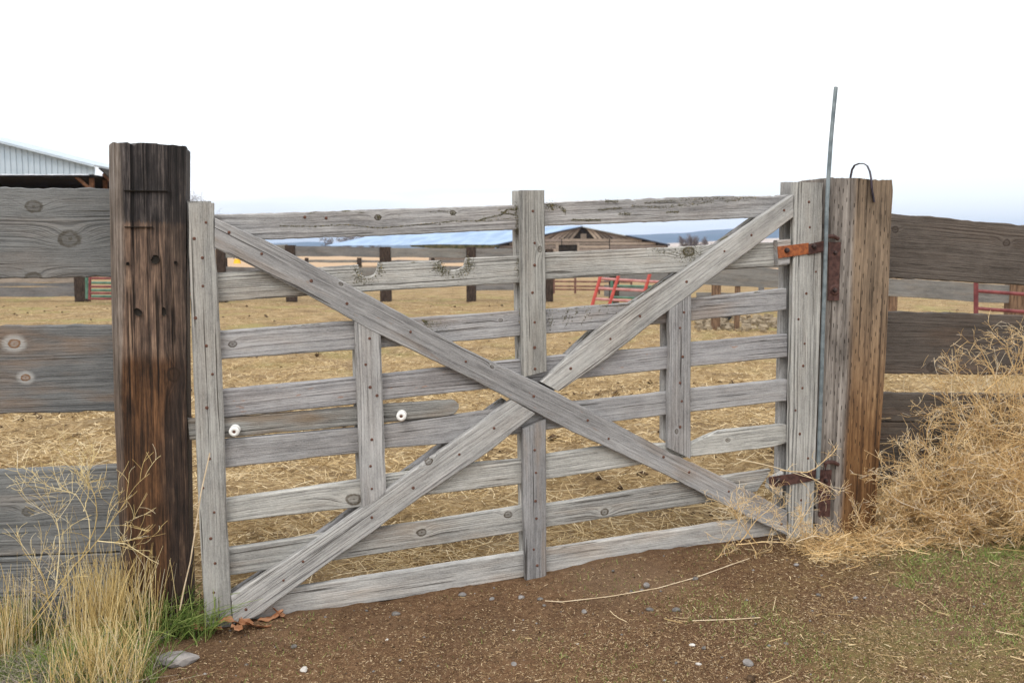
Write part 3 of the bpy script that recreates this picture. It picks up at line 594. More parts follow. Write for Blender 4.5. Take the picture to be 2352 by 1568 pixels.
# moss and lichen crusts growing in the cracks: tiny raised crumbs
def moss():
    r = np.random.default_rng(88); pts = []
    def seam(poly, w, n):
        p = np.array(poly, float); t = r.random(n)*(len(p)-1); i = t.astype(int); f = (t-i)[:, None]; q = p[i]*(1-f)+p[i+1]*f; q[:, 1] += r.normal(size=n)*w; pts.append(q)
    def patch(cx, cy, sx, sy, n): pts.append(np.stack([cx+r.normal(size=n)*sx, cy+r.normal(size=n)*sy-(r.normal(size=n)*0)], 1))
    def rays(cx, cy, r0, r1, a0, a1, k, n):
        for a in np.linspace(a0, a1, k)+r.normal(size=k)*.06:
            rr = r0+(r1-r0)*np.abs(r.normal(size=n))*.45; pts.append(np.stack([cx+np.cos(a)*rr+r.normal(size=n)*.8, cy+np.sin(a)*rr+r.normal(size=n)*.8], 1))
    seam([(640, 519), (720, 520), (800, 516), (870, 524), (960, 516), (1040, 508), (1110, 507), (1190, 500)], .7, 900)
    seam([(1100, 507), (1120, 500), (1150, 494), (1165, 482), (1188, 480)], 1.6, 420); seam([(985, 487), (1040, 484)], 1.2, 60); seam([(1150, 487), (1190, 496)], 1.2, 130)
    seam([(1255, 470), (1290, 478), (1300, 488)], 3, 260); seam([(1312, 505), (1380, 506)], 1.5, 300); seam([(1375, 482), (1430, 478)], 1.6, 160); seam([(1420, 492), (1450, 490)], 1.3, 110); seam([(1530, 488), (1560, 486)], 1.2, 110)
    seam([(1450, 474), (1520, 476), (1580, 470), (1640, 462)], 2.2, 420); seam([(1390, 462), (1420, 462)], 2, 160); seam([(1480, 466), (1550, 461), (1640, 455), (1740, 453)], 1.6, 420); seam([(1660, 462), (1700, 458)], 2, 80)
    patch(1265, 476, 6, 6, 160); patch(870, 499, 3, 3, 70); patch(1040, 490, 3, 3, 60); patch(1188, 520, 2, 14, 120); patch(1186, 480, 2.5, 8, 110)
    rays(1043, 600, 28, 50, .3, 2.8, 26, 9); patch(1008, 612, 8, 8, 330); patch(1022, 622, 8, 5, 150); patch(1078, 606, 7, 9, 280); patch(1062, 622, 9, 5, 140); rays(846, 610, 28, 46, .1, 3.0, 20, 6); patch(820, 622, 6, 9, 130); patch(826, 644, 8, 6, 110); patch(874, 616, 4, 8, 110)
    patch(1582, 578, 13, 8, 420); rays(1582, 575, 10, 44, .3, 2.9, 14, 20); patch(1520, 576, 12, 6, 130); patch(1190, 617, 3, 16, 120)
    rays(970, 735, 0, 30, .1, .9, 8, 30); patch(1195, 722, 3, 12, 120); patch(1000, 745, 18, 8, 120); patch(1262, 735, 4, 14, 100)
    for k in range(34):
        x = r.uniform(1262, 1450); y = r.uniform(715, 748)-(x-1262)*.08; seam([(x, y), (x-6, y+12)], 1.6, 9)
    seam([(1262, 714), (1460, 697)], 2, 170)
    q = np.concatenate(pts); n = len(q); V3 = np.array([tuple(GATE.un(x, y, -.0004)) for x, y in q]); c = Vector(V3.mean(0)); V3 -= np.array(c)
    oc = np.array([(1, 0, 0), (-1, 0, 0), (0, 1, 0), (0, -1, 0), (0, 0, 1), (0, 0, -1)], float); of = np.array([(0, 2, 4), (2, 1, 4), (1, 3, 4), (3, 0, 4), (2, 0, 5), (1, 2, 5), (3, 1, 5), (0, 3, 5)])
    s_ = (.0007+.0012*r.random(n)**2)[:, None, None]*r.uniform(.6, 1.3, (n, 6, 1))*oc[None]
    v = s_+V3[:, None]; f = (np.arange(n)*6)[:, None, None]+of[None]
    me = quadmesh('moss', v.reshape(-1, 3), f.reshape(-1, 3), True); at = me.attributes.new('tint', 'FLOAT', 'POINT'); at.data.foreach_set('value', np.repeat(r.random(n), 6).astype(np.float32))
    link('moss', me, 'mosscrumb', Matrix.Translation(c), gate, kind='stuff')
M['mosscrumb'] = mat_strand('olive moss crumbs', [(0, (.035, .032, .018)), (.4, (.09, .085, .045)), (.8, (.19, .18, .11)), (.95, (.27, .25, .17)), (1, (.42, .26, .05))], .95)
moss()
# porcelain insulators
def insulator(x, y, tilt, label):
    c = GATE.un(x, y, 0); root = empty('insulator', c, label, 'insulator', 'white insulators on the short dark board')
    prof = [(.000, .0), (.014, .0), (.0165, .004), (.0165, .012), (.012, .015), (.012, .020), (.0165, .023), (.0165, .032), (.014, .036), (.006, .037), (.005, .034)]
    v = []; f = []; n = 20
    for r, h in prof:
        for k in range(n): v.append((r*math.cos(6.2832*k/n), r*math.sin(6.2832*k/n), h))
    for i in range(len(prof)-1):
        for k in range(n): f.append((i*n+k, i*n+(k+1) % n, (i+1)*n+(k+1) % n, (i+1)*n+k))
    f.append(tuple((len(prof)-1)*n+k for k in range(n)))
    mw = Matrix.Translation(c+GATE.n*.0015) @ Rg @ Matrix.Rotation(tilt[0], 4, 'X') @ Matrix.Rotation(tilt[1], 4, 'Y')
    link('spool', mesh('spool', v, f, True), 'ceramic', mw, root); b = link('nail', nail_me, None, mw @ Matrix.Translation((0, 0, .035)), root)
insulator(541, 984, (.10, -.12), 'white porcelain insulator nailed beside the left stile of the gate')
insulator(923, 951, (.02, -.22), 'white porcelain insulator near the rounded end of the short dark board')

# hinges
def strap(parent, name, mat, x0, y0, x1, y1, h, off, thk=.006):
    return board(name, mat, parent, [(x0, y0-h/2), (x1, y1-h/2+1)], [(x0+2, y0+h/2), (x1, y1+h/2-1)], GATE, off, thk, step=.05, wob=.0003)
bolt_me = disc_me('bolt', .0105, .009, 8, .25); bolt_me.materials.append(M['bolt'])
def put(me, parent, x, y, off, sc=1., name=None): return link(name or me.name, me, None, Matrix.Translation(GATE.un(x, y, off)) @ Rg @ Matrix.Scale(sc, 4), parent)
POFF = -.052
def hinge(ys, label, mat, sy, px_plate, plate, washer):
    c = GATE.un(1880, ys[1], FO); h = empty('strap_hinge', c, label, 'hinge')
    x0 = ys[2]; hh = ys[3]
    strap(h, 'strap', mat, x0, ys[0], 1858, (ys[0]+ys[1])/2-(1 if mat == 'rust' else 0), hh, FO-.006)
    board('strap', 'darkrust', h, [(1857, (ys[0]+ys[1])/2-hh/2+3), (1900, ys[1]-hh/2+2)], [(1857, (ys[0]+ys[1])/2+hh/2), (1900, ys[1]+hh/2-1)], GATE, FO-.0062, .006, step=.05, wob=.0004)
    for bx in (x0+20, x0+82): put(bolt_me, h, bx, ys[0]+(ys[1]-ys[0])*(bx-x0)/(1895-x0)-2, FO-.0062)
    (a, b, c_, d) = plate
    board('hinge_plate', 'darkrust', h, [(a+1, c_), (a, d)], [(b+1, c_), (b-3, d)], GATE, POFF, .008, vert=True, step=.05, wob=.0006)
    p = [GATE.un(1893, ys[1]-hh/2+4, FO-.012), GATE.un(1897, ys[1]-hh/2-2, POFF-.02), GATE.un(1912, c_+3, POFF-.012)]
    tube('pintle', 'darkrust', h, [GATE.un(1895, ys[1]+hh/2+4, POFF-.014), GATE.un(1896, ys[1]-hh/2-4, POFF-.014), GATE.un(1903, ys[1]-hh/2-7, POFF-.013), GATE.un(1916, ys[1]-hh/2-6, POFF-.008), GATE.un(1925, ys[1]-hh/2-1, POFF-.003)], .0075)
    put(bolt_me, h, (a+b)/2+1, c_+24, POFF-.0002, .8)
    if washer:
        w = disc_me('washer', .021, .004, 18, .0); w.materials.append(M['darkrust']); put(w, h, (a+b)/2, d-24, POFF-.0002); put(bolt_me, h, (a+b)/2, d-24, POFF-.005, .9)
hinge((580, 563, 1787, 27), 'upper hinge with orange rusted strap and dark plate on the right post', 'rust', 0, 0, (1903, 1931, 556, 690), True)
hinge((1108, 1080, 1767, 25), 'lower hinge with dark brown strap behind the weed sprig', 'darkrust', 0, 0, (1881, 1910, 1079, 1186), False)

# ================================================================== POSTS
def post(name, mat, label, A, B, off, depth, wane, seed, chunk, knots=(), groove=.004):
    a3 = [GATE.un(x, y, off) for x, y in A]; b3 = [GATE.un(x, y, off) for x, y in B]
    o0 = (a3[-1]+b3[-1])/2; o1 = (a3[0]+b3[0])/2; ax = (o1-o0).normalized(); az = GATE.n.copy(); ay = az.cross(ax).normalized(); az = ax.cross(ay)
    mw = Matrix.Translation(o0) @ Matrix((ax, ay, az)).transposed().to_4x4(); inv = mw.inverted()
    la = np.array([tuple(inv @ p)[:2] for p in a3])[::-1]; lb = np.array([tuple(inv @ p)[:2] for p in b3])[::-1]
    n = 90; t = np.linspace(0, 1, n); H = (o1-o0).length+.12; r = np.random.default_rng(seed)
    # outline of the section, unit square corners: y from + (left) to - (right)
    m = 26; sec = []
    (wl, wd) = wane
    cs = [(1, -1), (1, -wd), (1-wl, 0), (-1, 0), (-1, -1)]
    pts = []
    for i in range(len(cs)):
        p, q = np.array(cs[i]), np.array(cs[(i+1) % len(cs)]); k = max(2, int(np.linalg.norm((p-q)*(1, .9))*m/2))
        for j in range(k): pts.append(p+(q-p)*j/k)
    pts = np.array(pts)[::-1]; K = len(pts)
    amp_ = r.uniform(.1, 1., K)**1.5; g = r.normal(size=K); g2 = r.normal(size=(n//9+2, K))
    v = []
    for i in range(n):
        x = -.12+H*t[i]; xx = max(x, 0.)
        yl = np.interp(xx, la[:, 0], la[:, 1]); yr = np.interp(xx, lb[:, 0], lb[:, 1]); c = (yl+yr)/2; hw = (yl-yr)/2
        gg = g*.6+np.array([np.interp(t[i]*(n//9), np.arange(n//9+2), g2[:, k]) for k in range(K)])*.5
        for k, (u, w) in enumerate(pts):
            z = w*depth; y = c+u*hw; rad = Vector((0, u*.9, w*2+1)); 
            if rad.length > 0: rad.normalize()
            d = gg[k]*groove*amp_[k]
            top = chunk*(abs(r.normal())*.5)*(1 if i == n-1 else 0)+(.006 if i >= n-2 and (abs(u) > .93 or w > -.04) else 0)
            v.append((x-top, y-rad.y*abs(d), z-rad.z*abs(d)*(1 if w > -.5 else -.3)))
    f = []
    for i in range(n-1):
        for k in range(K):
            k2 = (k+1) % K; f.append((i*K+k, (i+1)*K+k, (i+1)*K+k2, i*K+k2))
    f.append(tuple((n-1)*K+k for k in range(K-1, -1, -1)))
    f = [tuple(q) for q in f]
    me = mesh(name, v, f)
    props = {}
    for i, (kx, ky, kr) in enumerate(knots):
        l = inv @ GATE.un(kx, ky, off); props['knot%d' % (i+1)] = [l.x, l.y, kr/FPX*(GATE.un(kx, ky, off)-CAMP).length]
    o = link(name, me, mat, mw, **props); tag(o, label, 'post'); return o, mw
lp, lpm = post('gate_post', 'lpost', 'massive dark brown charred square timber post left of the gate', [(238, 321), (242, 520), (246, 760), (254, 1000), (262, 1200), (272, 1420)], [(427, 326), (427, 700), (430, 960), (434, 1200), (440, 1420)], -.01, .22, (.24, .45), 4, .012, [(399, 860, 17), (358, 597, 9), (312, 1180, 6)], .0045)
rp, rpm = post('gate_post.001', 'rpost', 'orange brown square timber post with incised slits right of the gate', [(1908, 404), (1905, 560), (1896, 800), (1888, 1000), (1876, 1230)], [(2049, 407), (2051, 440), (2047, 500), (2036, 800), (2022, 1000), (2008, 1230)], -.044, .22, (.06, .08), 9, .006, [(1918, 1010, 9), (1964, 1060, 8), (1967, 1005, 6)], .0022)
# chiselled holes and saw nicks, their shade drawn as near-black pieces on the post
def on_post(x, y): return GATE.un(x, y, -.012)
def hole(parent, x, y, w, h, name='hole_shade'):
    v = []; f = []; n = 10; r = np.random.default_rng(int(x+y))
    rr = .85+.3*r.random(n)
    for s, z in ((1, .0035), (.75, -.001)):
        for k in range(n): a = 6.2832*k/n; v.append((math.cos(a)*w*s*rr[k], math.sin(a)*h*s*rr[k], z))
    f = [(k, (k+1) % n, n+(k+1) % n, n+k) for k in range(n)]+[tuple(n+k for k in range(n))]
    link(name, mesh(name, v, f), 'dark', Matrix.Translation(on_post(x, y)) @ Rg, parent)
for x, y, w, h in [(317, 717, .011, .013), (377, 715, .007, .013), (357, 597, .012, .014), (294, 606, .005, .006), (404, 604, .005, .006)]: hole(lp, x, y, w, h)
for (xa, xb, y, hh) in [(285, 352, 521, .0022), (284, 388, 438, .003)]:
    a = on_post(xa, y); b = on_post(xb, y+1); m_ = (a+b)/2
    link('nick_shade', box_me('nick_shade', (b-a).length, .009, hh, .001), 'dark', Matrix.Translation(m_) @ Rg @ Matrix.Rotation(math.pi/2, 4, 'X'), lp)
# steel loop over the right post
def ribbon(name, mat, pts, w, th, side, parent=None):
    v = []; f = []; n = len(pts); pts = [Vector(p) for p in pts]; c = pts[0]
    for i, p in enumerate(pts):
        tg = (pts[min(i+1, n-1)]-pts[max(i-1, 0)]).normalized(); s = side; nn = tg.cross(s).normalized()
        for a, b in ((1, 1), (1, -1), (-1, -1), (-1, 1)): v.append(p-c+s*w/2*a+nn*th/2*b)
    for i in range(n-1):
        for k in range(4): f.append((i*4+k, i*4+(k+1) % 4, (i+1)*4+(k+1) % 4, (i+1)*4+k))
    f.append((3, 2, 1, 0)); f.append(tuple((n-1)*4+k for k in range(4)))
    return link(name, mesh(name, v, f), mat, Matrix.Translation(c), parent)
lo = -.05
pp = [GATE.un(1951, 425, lo+.07), GATE.un(1954, 405, lo+.07), GATE.un(1957, 390, lo+.065), GATE.un(1963, 380, lo+.055), GATE.un(1973, 376, lo+.045), GATE.un(1984, 376, lo+.03), GATE.un(1992, 381, lo+.015), GATE.un(1998, 394, lo+.002), GATE.un(2001, 410, lo-.003), GATE.un(2003, 436, lo-.001), GATE.un(2008, 464, lo)]
o = ribbon('steel_loop', 'blackstrap', pp, .017, .003, (GATE.d*.75-GATE.n*.6).normalized()); tag(o, 'thin dark steel strap looped over the top of the right post', 'strap')
# long rod
rodp = [(1920, 200), (1914, 262), (1908, 330), (1902, 420), (1899, 480), (1897, 560), (1894, 650), (1890, 760), (1887, 870), (1883, 980), (1879, 1085), (1878, 1100)]
o = tube('steel_rod', 'steel', None, [GATE.un(x, y, -.078) for x, y in rodp], .0075, sides=8); tag(o, 'tall bent blue grey steel rod standing in the hinges', 'rod')

# ================================================================== NEAR FENCES
LFd = Vector((math.cos(math.radians(11)), math.sin(math.radians(11)), 0)); LF = Plane(GATE.un(262, 900, .10), LFd)
lf = empty('plank_fence', LF.un(150, 1400), 'broad blue grey plank fence left of the dark post', 'fence')
def lplank(A, B, **k): return board('plank', 'greyblue', lf, A, B, LF, 0, .045, wob=.002, **k)
lplank([(-330, 424), (0, 430), (100, 431), (290, 435)], [(-330, 648), (0, 640), (290, 635)], knots=[(78, 474, 16), (78, 640, 17), (160, 548, 22)], tone=.0, step=.015)
lplank([(-330, 758), (0, 751), (290, 747)], [(-330, 962), (0, 950), (290, 943)], knots=[(32, 789, 12), (59, 867, 9)], resin=1., warm=.5, step=.02)
lplank([(-330, 1100), (0, 1082), (290, 1069)], [(-330, 1300), (0, 1277), (290, 1266)], knots=[(64, 1174, 12)], tone=.08)
lplank([(-330, 1305), (0, 1280), (290, 1269)], [(-330, 1400), (0, 1372), (290, 1358)], knots=[(205, 1340, 9)])
lplank([(-330, 1404), (0, 1375), (290, 1361)], [(-330, 1490), (0, 1460), (290, 1440)], tone=-.1)
for x in (-300,):
    board('fence_post', 'brownpost', lf, [(x, 380), (x, 1520)], [(x+150, 380), (x+150, 1520)], LF, .047, .15, vert=True)
RF = Plane(GATE.un(2000, 900, .10), GATE.d)
rf = empty('plank_fence.001', RF.un(2200, 1150), 'dark brown weathered plank fence right of the orange brown post', 'fence')
def rplank(A, B, **k): return board('plank', 'brownplank', rf, A, B, RF, 0, .045, wob=.002, **k)
rplank([(2015, 487), (2050, 490), (2200, 503), (2352, 517), (2760, 556)], [(2015, 634), (2050, 637), (2352, 656), (2760, 690)], knots=[(2056, 527, 9), (2312, 558, 9)], tone=.15)
rplank([(2005, 712), (2040, 714), (2352, 724), (2760, 742)], [(2005, 857), (2352, 861), (2760, 868)], knots=[(2140, 843, 12)], tone=.05, warm=.3)
rplank([(2000, 902), (2352, 907), (2760, 915)], [(2000, 967), (2352, 970), (2760, 974)], warm=.3)
rplank([(2000, 970), (2352, 973), (2760, 980)], [(2000, 1120), (2352, 1118), (2760, 1116)], tone=-.15, warm=.3)
board('fence_post', 'brownpost', rf, [(2560, 500), (2560, 1250)], [(2690, 500), (2690, 1250)], RF, .047, .15, vert=True)

# ================================================================== MIDDLE AND FAR FENCES
def FP(Y): return Plane((0, Y, 0), (1, 0))
def fence(label, Y, dirn, posts, rails, pm='darkpost', pw=.2, x0=None):
    P = Plane((at_Y(1176, 600, Y).x, Y, 0), dirn); root = None
    ref = P.un(posts[0][0] if posts else rails[0][1][0][0], 690)
    root = empty('corral_fence', (ref.x, ref.y, gz(ref.x, ref.y)), label, 'fence')
    for (xa, xb, yt) in posts:
        a = P.un(xa, yt); b = P.un(xb, yt); c = (a+b)/2; w = (b-a).length; g = gz(c.x, c.y)-.1
        me = box_me('post', w, w*.85, c.z-g, .012); link('post', me, pm, Matrix.Translation((c.x, c.y+w*.2, (c.z+g)/2)) @ Matrix.Rotation(math.atan2(dirn[1], dirn[0]), 4, 'Z'), root)
    for (mat, A, B, off) in rails:
        board('rail', mat, root, A, B, P, off, .045, step=.25, wob=.008)
    return P, root
# corral fence straight behind the gate
fence('grey board corral fence with dark posts far behind the gate', 21.5, (1, 0),
      [(496, 518, 570), (655, 678, 563), (872, 897, 567), (1071, 1093, 567), (1252, 1271, 572)],
      [('far', [(500, 566), (660, 562)], [(500, 592), (660, 593)], -.02), ('far', [(516, 613), (676, 617)], [(516, 640), (676, 642)], -.02),
       ('far', [(672, 566), (890, 568)], [(672, 589), (890, 591)], -.02), ('far', [(672, 616), (890, 614)], [(672, 640), (890, 640)], -.02),
       ('far', [(893, 569), (1086, 571)], [(893, 591), (1086, 592)], -.02), ('far', [(893, 612), (1086, 612)], [(893, 642), (1086, 642)], -.02),
       ('far', [(1088, 570), (1262, 573)], [(1088, 592), (1262, 596)], -.02), ('far', [(1088, 612), (1262, 612)], [(1088, 642), (1262, 642)], -.02),
       ('far', [(1082, 649), (1262, 650)], [(1082, 667), (1262, 667)], -.02)])
fence('thin rail fence in the dry field beyond the corral', 40, (1, 0), [(820, 830, 592), (700, 708, 592), (990, 998, 592)], [('far', [(640, 596), (830, 597)], [(640, 602), (830, 603)], 0), ('far', [(830, 597), (1160, 598)], [(830, 603), (1160, 604)], 0)])
fence('rusty and grey board fence seen under the top left plank', 21.5, (1, 0), [(171, 199, 625), (-120, -95, 625)],
      [('barnwood', [(-400, 622), (180, 625)], [(-400, 648), (180, 649)], .3), ('far', [(-400, 650), (177, 650)], [(-400, 657), (177, 658)], .3), ('far', [(-400, 660), (177, 659)], [(-400, 683), (177, 681)], -.02)])
# tube gates on the far left
def tube_gate(name, label, P, posts, rails, r, dropz=True):
    c = P.un(posts[0][1][0], posts[0][1][1]); root = empty(name, c, label, 'tube gate')
    for mat, a, b in posts: tube('upright', mat, root, [P.un(*a), P.un(*b)], r*1.25, sides=7)
    for mat, a, b in rails: tube('pipe_rail', mat, root, [P.un(*a), P.un(*b)], r, sides=7)
Pt = FP(20.5); Pt2 = FP(21.0)
tube_gate('tube_gate', 'maroon tube gate standing just left of the dark post', Pt, [('maroon', (207, 610), (206, 688)), ('maroon', (444, 612), (444, 688))],
          [('maroon', (206, 621), (444, 622)), ('maroon', (206, 639), (444, 640)), ('maroon', (206, 658), (444, 659)), ('maroon', (206, 673), (444, 674)), ('maroon', (206, 686), (444, 687))], .024)
tube_gate('tube_gate.001', 'green tube gate leaning behind the maroon one', Pt2, [('green', (199, 606), (200, 686)), ('green', (446, 606), (446, 686))],
          [('green', (199, 612), (446, 611)), ('green', (199, 630), (446, 631)), ('green', (199, 649), (446, 652)), ('green', (199, 666), (446, 669)), ('green', (199, 680), (446, 683))], .028)
# rusty pipe panel right of centre
P26 = FP(24)
tube_gate('pipe_panel', 'low rusty pipe panel behind the corral post right of centre', P26, [('pipe', (1321, 630), (1321, 674)), ('pipe', (1376, 632), (1376, 676)), ('pipe', (1272, 630), (1272, 674)), ('pipe', (1450, 632), (1450, 676))],
          [('pipe', (1272, 646), (1450, 648)), ('pipe', (1272, 657), (1450, 658)), ('pipe', (1272, 664), (1450, 666)), ('pipe', (1272, 634), (1450, 635))], .022)
P18 = FP(17.5)
tube_gate('red_panel', 'bright red tube panel leaning on the corral boards', P18, [('redpaint', (1392, 590), (1357, 712)), ('redpaint', (1434, 590), (1397, 708)), ('redpaint', (1504, 590), (1468, 712)), ('redpaint', (1586, 590), (1552, 712))],
          [('pinkpaint', (1390, 617), (1580, 625)), ('pinkpaint', (1381, 640), (1572, 651)), ('pinkpaint', (1373, 662), (1564, 672)), ('pinkpaint', (1364, 686), (1556, 698))], .026)
tube_gate('tube_gate.003', 'green pipe rail low behind the red panel', FP(18.5), [('green', (1405, 640), (1405, 702)), ('green', (1575, 640), (1575, 708))], [('green', (1405, 682), (1575, 690)), ('green', (1405, 656), (1575, 660))], .022)
fence('grey board fence section behind the red panel', 19.3, (1, .03), [(1400, 1422, 615), (1535, 1555, 618)],
      [('far', [(1388, 622), (1565, 622)], [(1388, 646), (1565, 650)], -.02), ('far', [(1388, 655), (1565, 657)], [(1388, 682), (1565, 686)], -.02)])
# closer board rail on the right half
fence('single grey board rail on brown posts behind the right stile', 14.2, (1, -.08), [(1637, 1657, 606), (1690, 1702, 606), (2044, 2063, 640), (2318, 2356, 650), (1868, 1888, 630)],
      [('far', [(1560, 612), (1800, 617), (2060, 640), (2319, 655)], [(1560, 652), (1800, 661), (2060, 681), (2319, 697)], -.03)], 'brownpost')
fence('pale grey board fence far behind the right stile', 19, (1, -.03), [(1745, 1757, 590), (1900, 1912, 596)],
      [('far', [(1600, 600), (1960, 604)], [(1600, 614), (1960, 618)], 0), ('far', [(1600, 672), (1960, 676)], [(1600, 690), (1960, 694)], 0)], 'far')
tube_gate('tube_gate.002', 'maroon tube gate in the gap of the right plank fence', Plane((at_Y(2240, 690, 12.5).x, 12.5, 0), (1, -.09)), [('maroon', (2242, 610), (2242, 800)), ('maroon', (2700, 610), (2700, 830))],
          [('maroon', (2242, 668), (2700, 700)), ('maroon', (2242, 708), (2700, 742)), ('maroon', (2242, 620), (2700, 640)), ('maroon', (2242, 750), (2700, 790))], .024)
# culvert pipe by the rubble and broken blocks
def culvert():
    c = at_Z(1668, 736, 0); c.z = .10; root = empty('culvert_pipe', (c.x, c.y, 0), 'short black pipe end lying by the rubble behind the right batten', 'pipe')
    v = []; f = []; n = 16
    for y, r in ((0, .105), (0, .08), (.5, .08), (.5, .105)):
        for k in range(n): v.append((math.cos(6.2832*k/n)*r, y, math.sin(6.2832*k/n)*r))
    for i in range(4):
        for k in range(n): f.append((i*n+k, i*n+(k+1) % n, ((i+1) % 4)*n+(k+1) % n, ((i+1) % 4)*n+k))
    link('pipe_wall', mesh('pipe_wall', v, f), 'rubber', Matrix.Translation(c), root)
culvert()
def rubble():
    base = box_me('block', 1, 1, 1, .08)
    r = np.random.default_rng(12); V_ = []; F_ = []; bv = [v.co.copy() for v in base.vertices]; bf = [tuple(p.vertices) for p in base.polygons]
    for i in range(150):
        px = r.uniform(1600, 1800); py = r.uniform(727, 757)-(px-1600)*.0; c = at_Z(px, py, .03); s = Vector(r.uniform(.03, .11, 3)); R_ = Matrix.Rotation(r.uniform(0, 6), 3, 'Z') @ Matrix.Rotation(r.uniform(-.6, .6), 3, 'X')
        b = len(V_)
        for q in bv: V_.append(R_ @ Vector((q.x*s.x*(1+.3*r.normal()), q.y*s.y, q.z*s.z))+c)
        F_ += [tuple(b+k for k in q) for q in bf]
    link('rubble', mesh('rubble', V_, F_), 'hay', kind='stuff')
rubble()
# yellow can on the corral fence
c = at_Y(545, 600, 21.3)
root = empty('yellow_can', c, 'small yellow can hanging on the corral fence by the left stile', 'can')
link('can_body', disc_me('can_body', .085, .1, 12, 0), 'yellow', Matrix.Translation((c.x, c.y, c.z-.05)), root); tube('can_handle', 'blackstrap', root, [c+Vector((-.08, 0, .05)), c+Vector((-.05, 0, .12)), c+Vector((.05, 0, .12)), c+Vector((.08, 0, .05))], .008, sides=5)

# ================================================================== BARNS
def solid(name, mat, parent, pts, back, plane):
    """polygon outline on a plane (pixels), extruded backwards by back metres"""
    p = [plane.un(x, y) for x, y in pts]; c = sum(p, Vector())/len(p); d = -plane.n*back; n = len(p)
    v = [q-c for q in p]+[q-c+d for q in p]; f = [tuple(range(n)), tuple(range(2*n-1, n-1, -1))]+[(k, n+k, n+(k+1) % n, (k+1) % n) for k in range(n)]
    return link(name, mesh(name, v, f), mat, Matrix.Translation(c), parent)
def pole_barn():
    Y = 40; P = FP(Y); c = P.un(0, 620); root = empty('pole_barn', (c.x, Y, 0), 'open pole barn with pale corrugated metal gable at the left', 'barn')
    def z(px, py, yy=Y): return at_Y(px, py, yy)
    apexx = -330; topy = lambda x: 384-(218-x)*.2545
    # corrugated gable sheets, each a panel of its own
    x = 218.
    while x > apexx:
        x0 = max(x-54, apexx); pts = [(x0, topy(x0)), (x, topy(x)), (x, 401), (x0, 400)]
        solid('metal_sheet', 'metalroof', root, pts, .03, P)
        for k in range(4):
            xr = x0+(x-x0)*(k+.5)/4; a = z(xr, topy(xr)+2, Y-.02); b = z(xr, 400, Y-.02)
            link('rib', box_me('rib', .05, .03, (a-b).length), 'metalroof', Matrix.Translation((a+b)/2), root)
        x = x0
    x = apexx; solid('metal_sheet', 'metalroof', root, [(apexx-548, 401), (apexx-548, 385), (apexx, topy(apexx)), (apexx, 400)], .03, P)
    # roof slopes with thickness running back
    e = z(222, 384); a = z(apexx, topy(apexx)-1); D = 8
    def slab(name, mat, p, q, y0, y1, th):
        n_ = Vector((-(q.z-p.z), 0, q.x-p.x)).normalized()*th
        v = [Vector((p.x, y0, p.z)), Vector((q.x, y0, q.z)), Vector((q.x, y1, q.z)), Vector((p.x, y1, p.z))]; v += [k+n_ for k in v]
        f = [(0, 3, 2, 1), (4, 5, 6, 7), (0, 1, 5, 4), (1, 2, 6, 5), (2, 3, 7, 6), (3, 0, 4, 7)]
        return link(name, mesh(name, v, f), mat, None, root)
    slab('roof', 'metalroof', a, e, Y-.3, Y+D, .08); e2 = z(apexx-560, 386); slab('roof', 'metalroof', e2, a, Y-.3, Y+D, .08)
    # lower lean-to at the side with bare rafters
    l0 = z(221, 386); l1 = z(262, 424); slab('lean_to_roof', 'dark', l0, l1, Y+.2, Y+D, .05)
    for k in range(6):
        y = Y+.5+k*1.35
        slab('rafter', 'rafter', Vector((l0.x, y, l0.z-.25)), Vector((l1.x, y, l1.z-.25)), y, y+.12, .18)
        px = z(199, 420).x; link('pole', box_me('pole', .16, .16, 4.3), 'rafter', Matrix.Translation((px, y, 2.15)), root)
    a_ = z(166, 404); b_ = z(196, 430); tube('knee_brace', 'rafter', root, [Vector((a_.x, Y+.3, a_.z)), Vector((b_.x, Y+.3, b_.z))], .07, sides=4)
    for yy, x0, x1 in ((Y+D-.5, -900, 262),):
        p0 = z(x0, 400); p1 = z(x1, 400); link('back_wall', box_me('back_wall', p1.x-p0.x, .2, 4.1), 'dark', Matrix.Translation(((p0.x+p1.x)/2, yy, 2.05)), root)  # near-black walls: shade of the open interior put into their colour
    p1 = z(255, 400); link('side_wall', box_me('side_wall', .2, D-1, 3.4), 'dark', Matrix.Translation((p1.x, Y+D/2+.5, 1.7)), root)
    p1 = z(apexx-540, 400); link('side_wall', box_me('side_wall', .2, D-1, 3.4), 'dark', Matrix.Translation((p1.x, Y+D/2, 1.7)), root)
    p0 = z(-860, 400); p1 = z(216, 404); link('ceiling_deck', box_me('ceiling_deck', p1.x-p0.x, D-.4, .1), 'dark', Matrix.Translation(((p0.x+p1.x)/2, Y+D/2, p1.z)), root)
pole_barn()

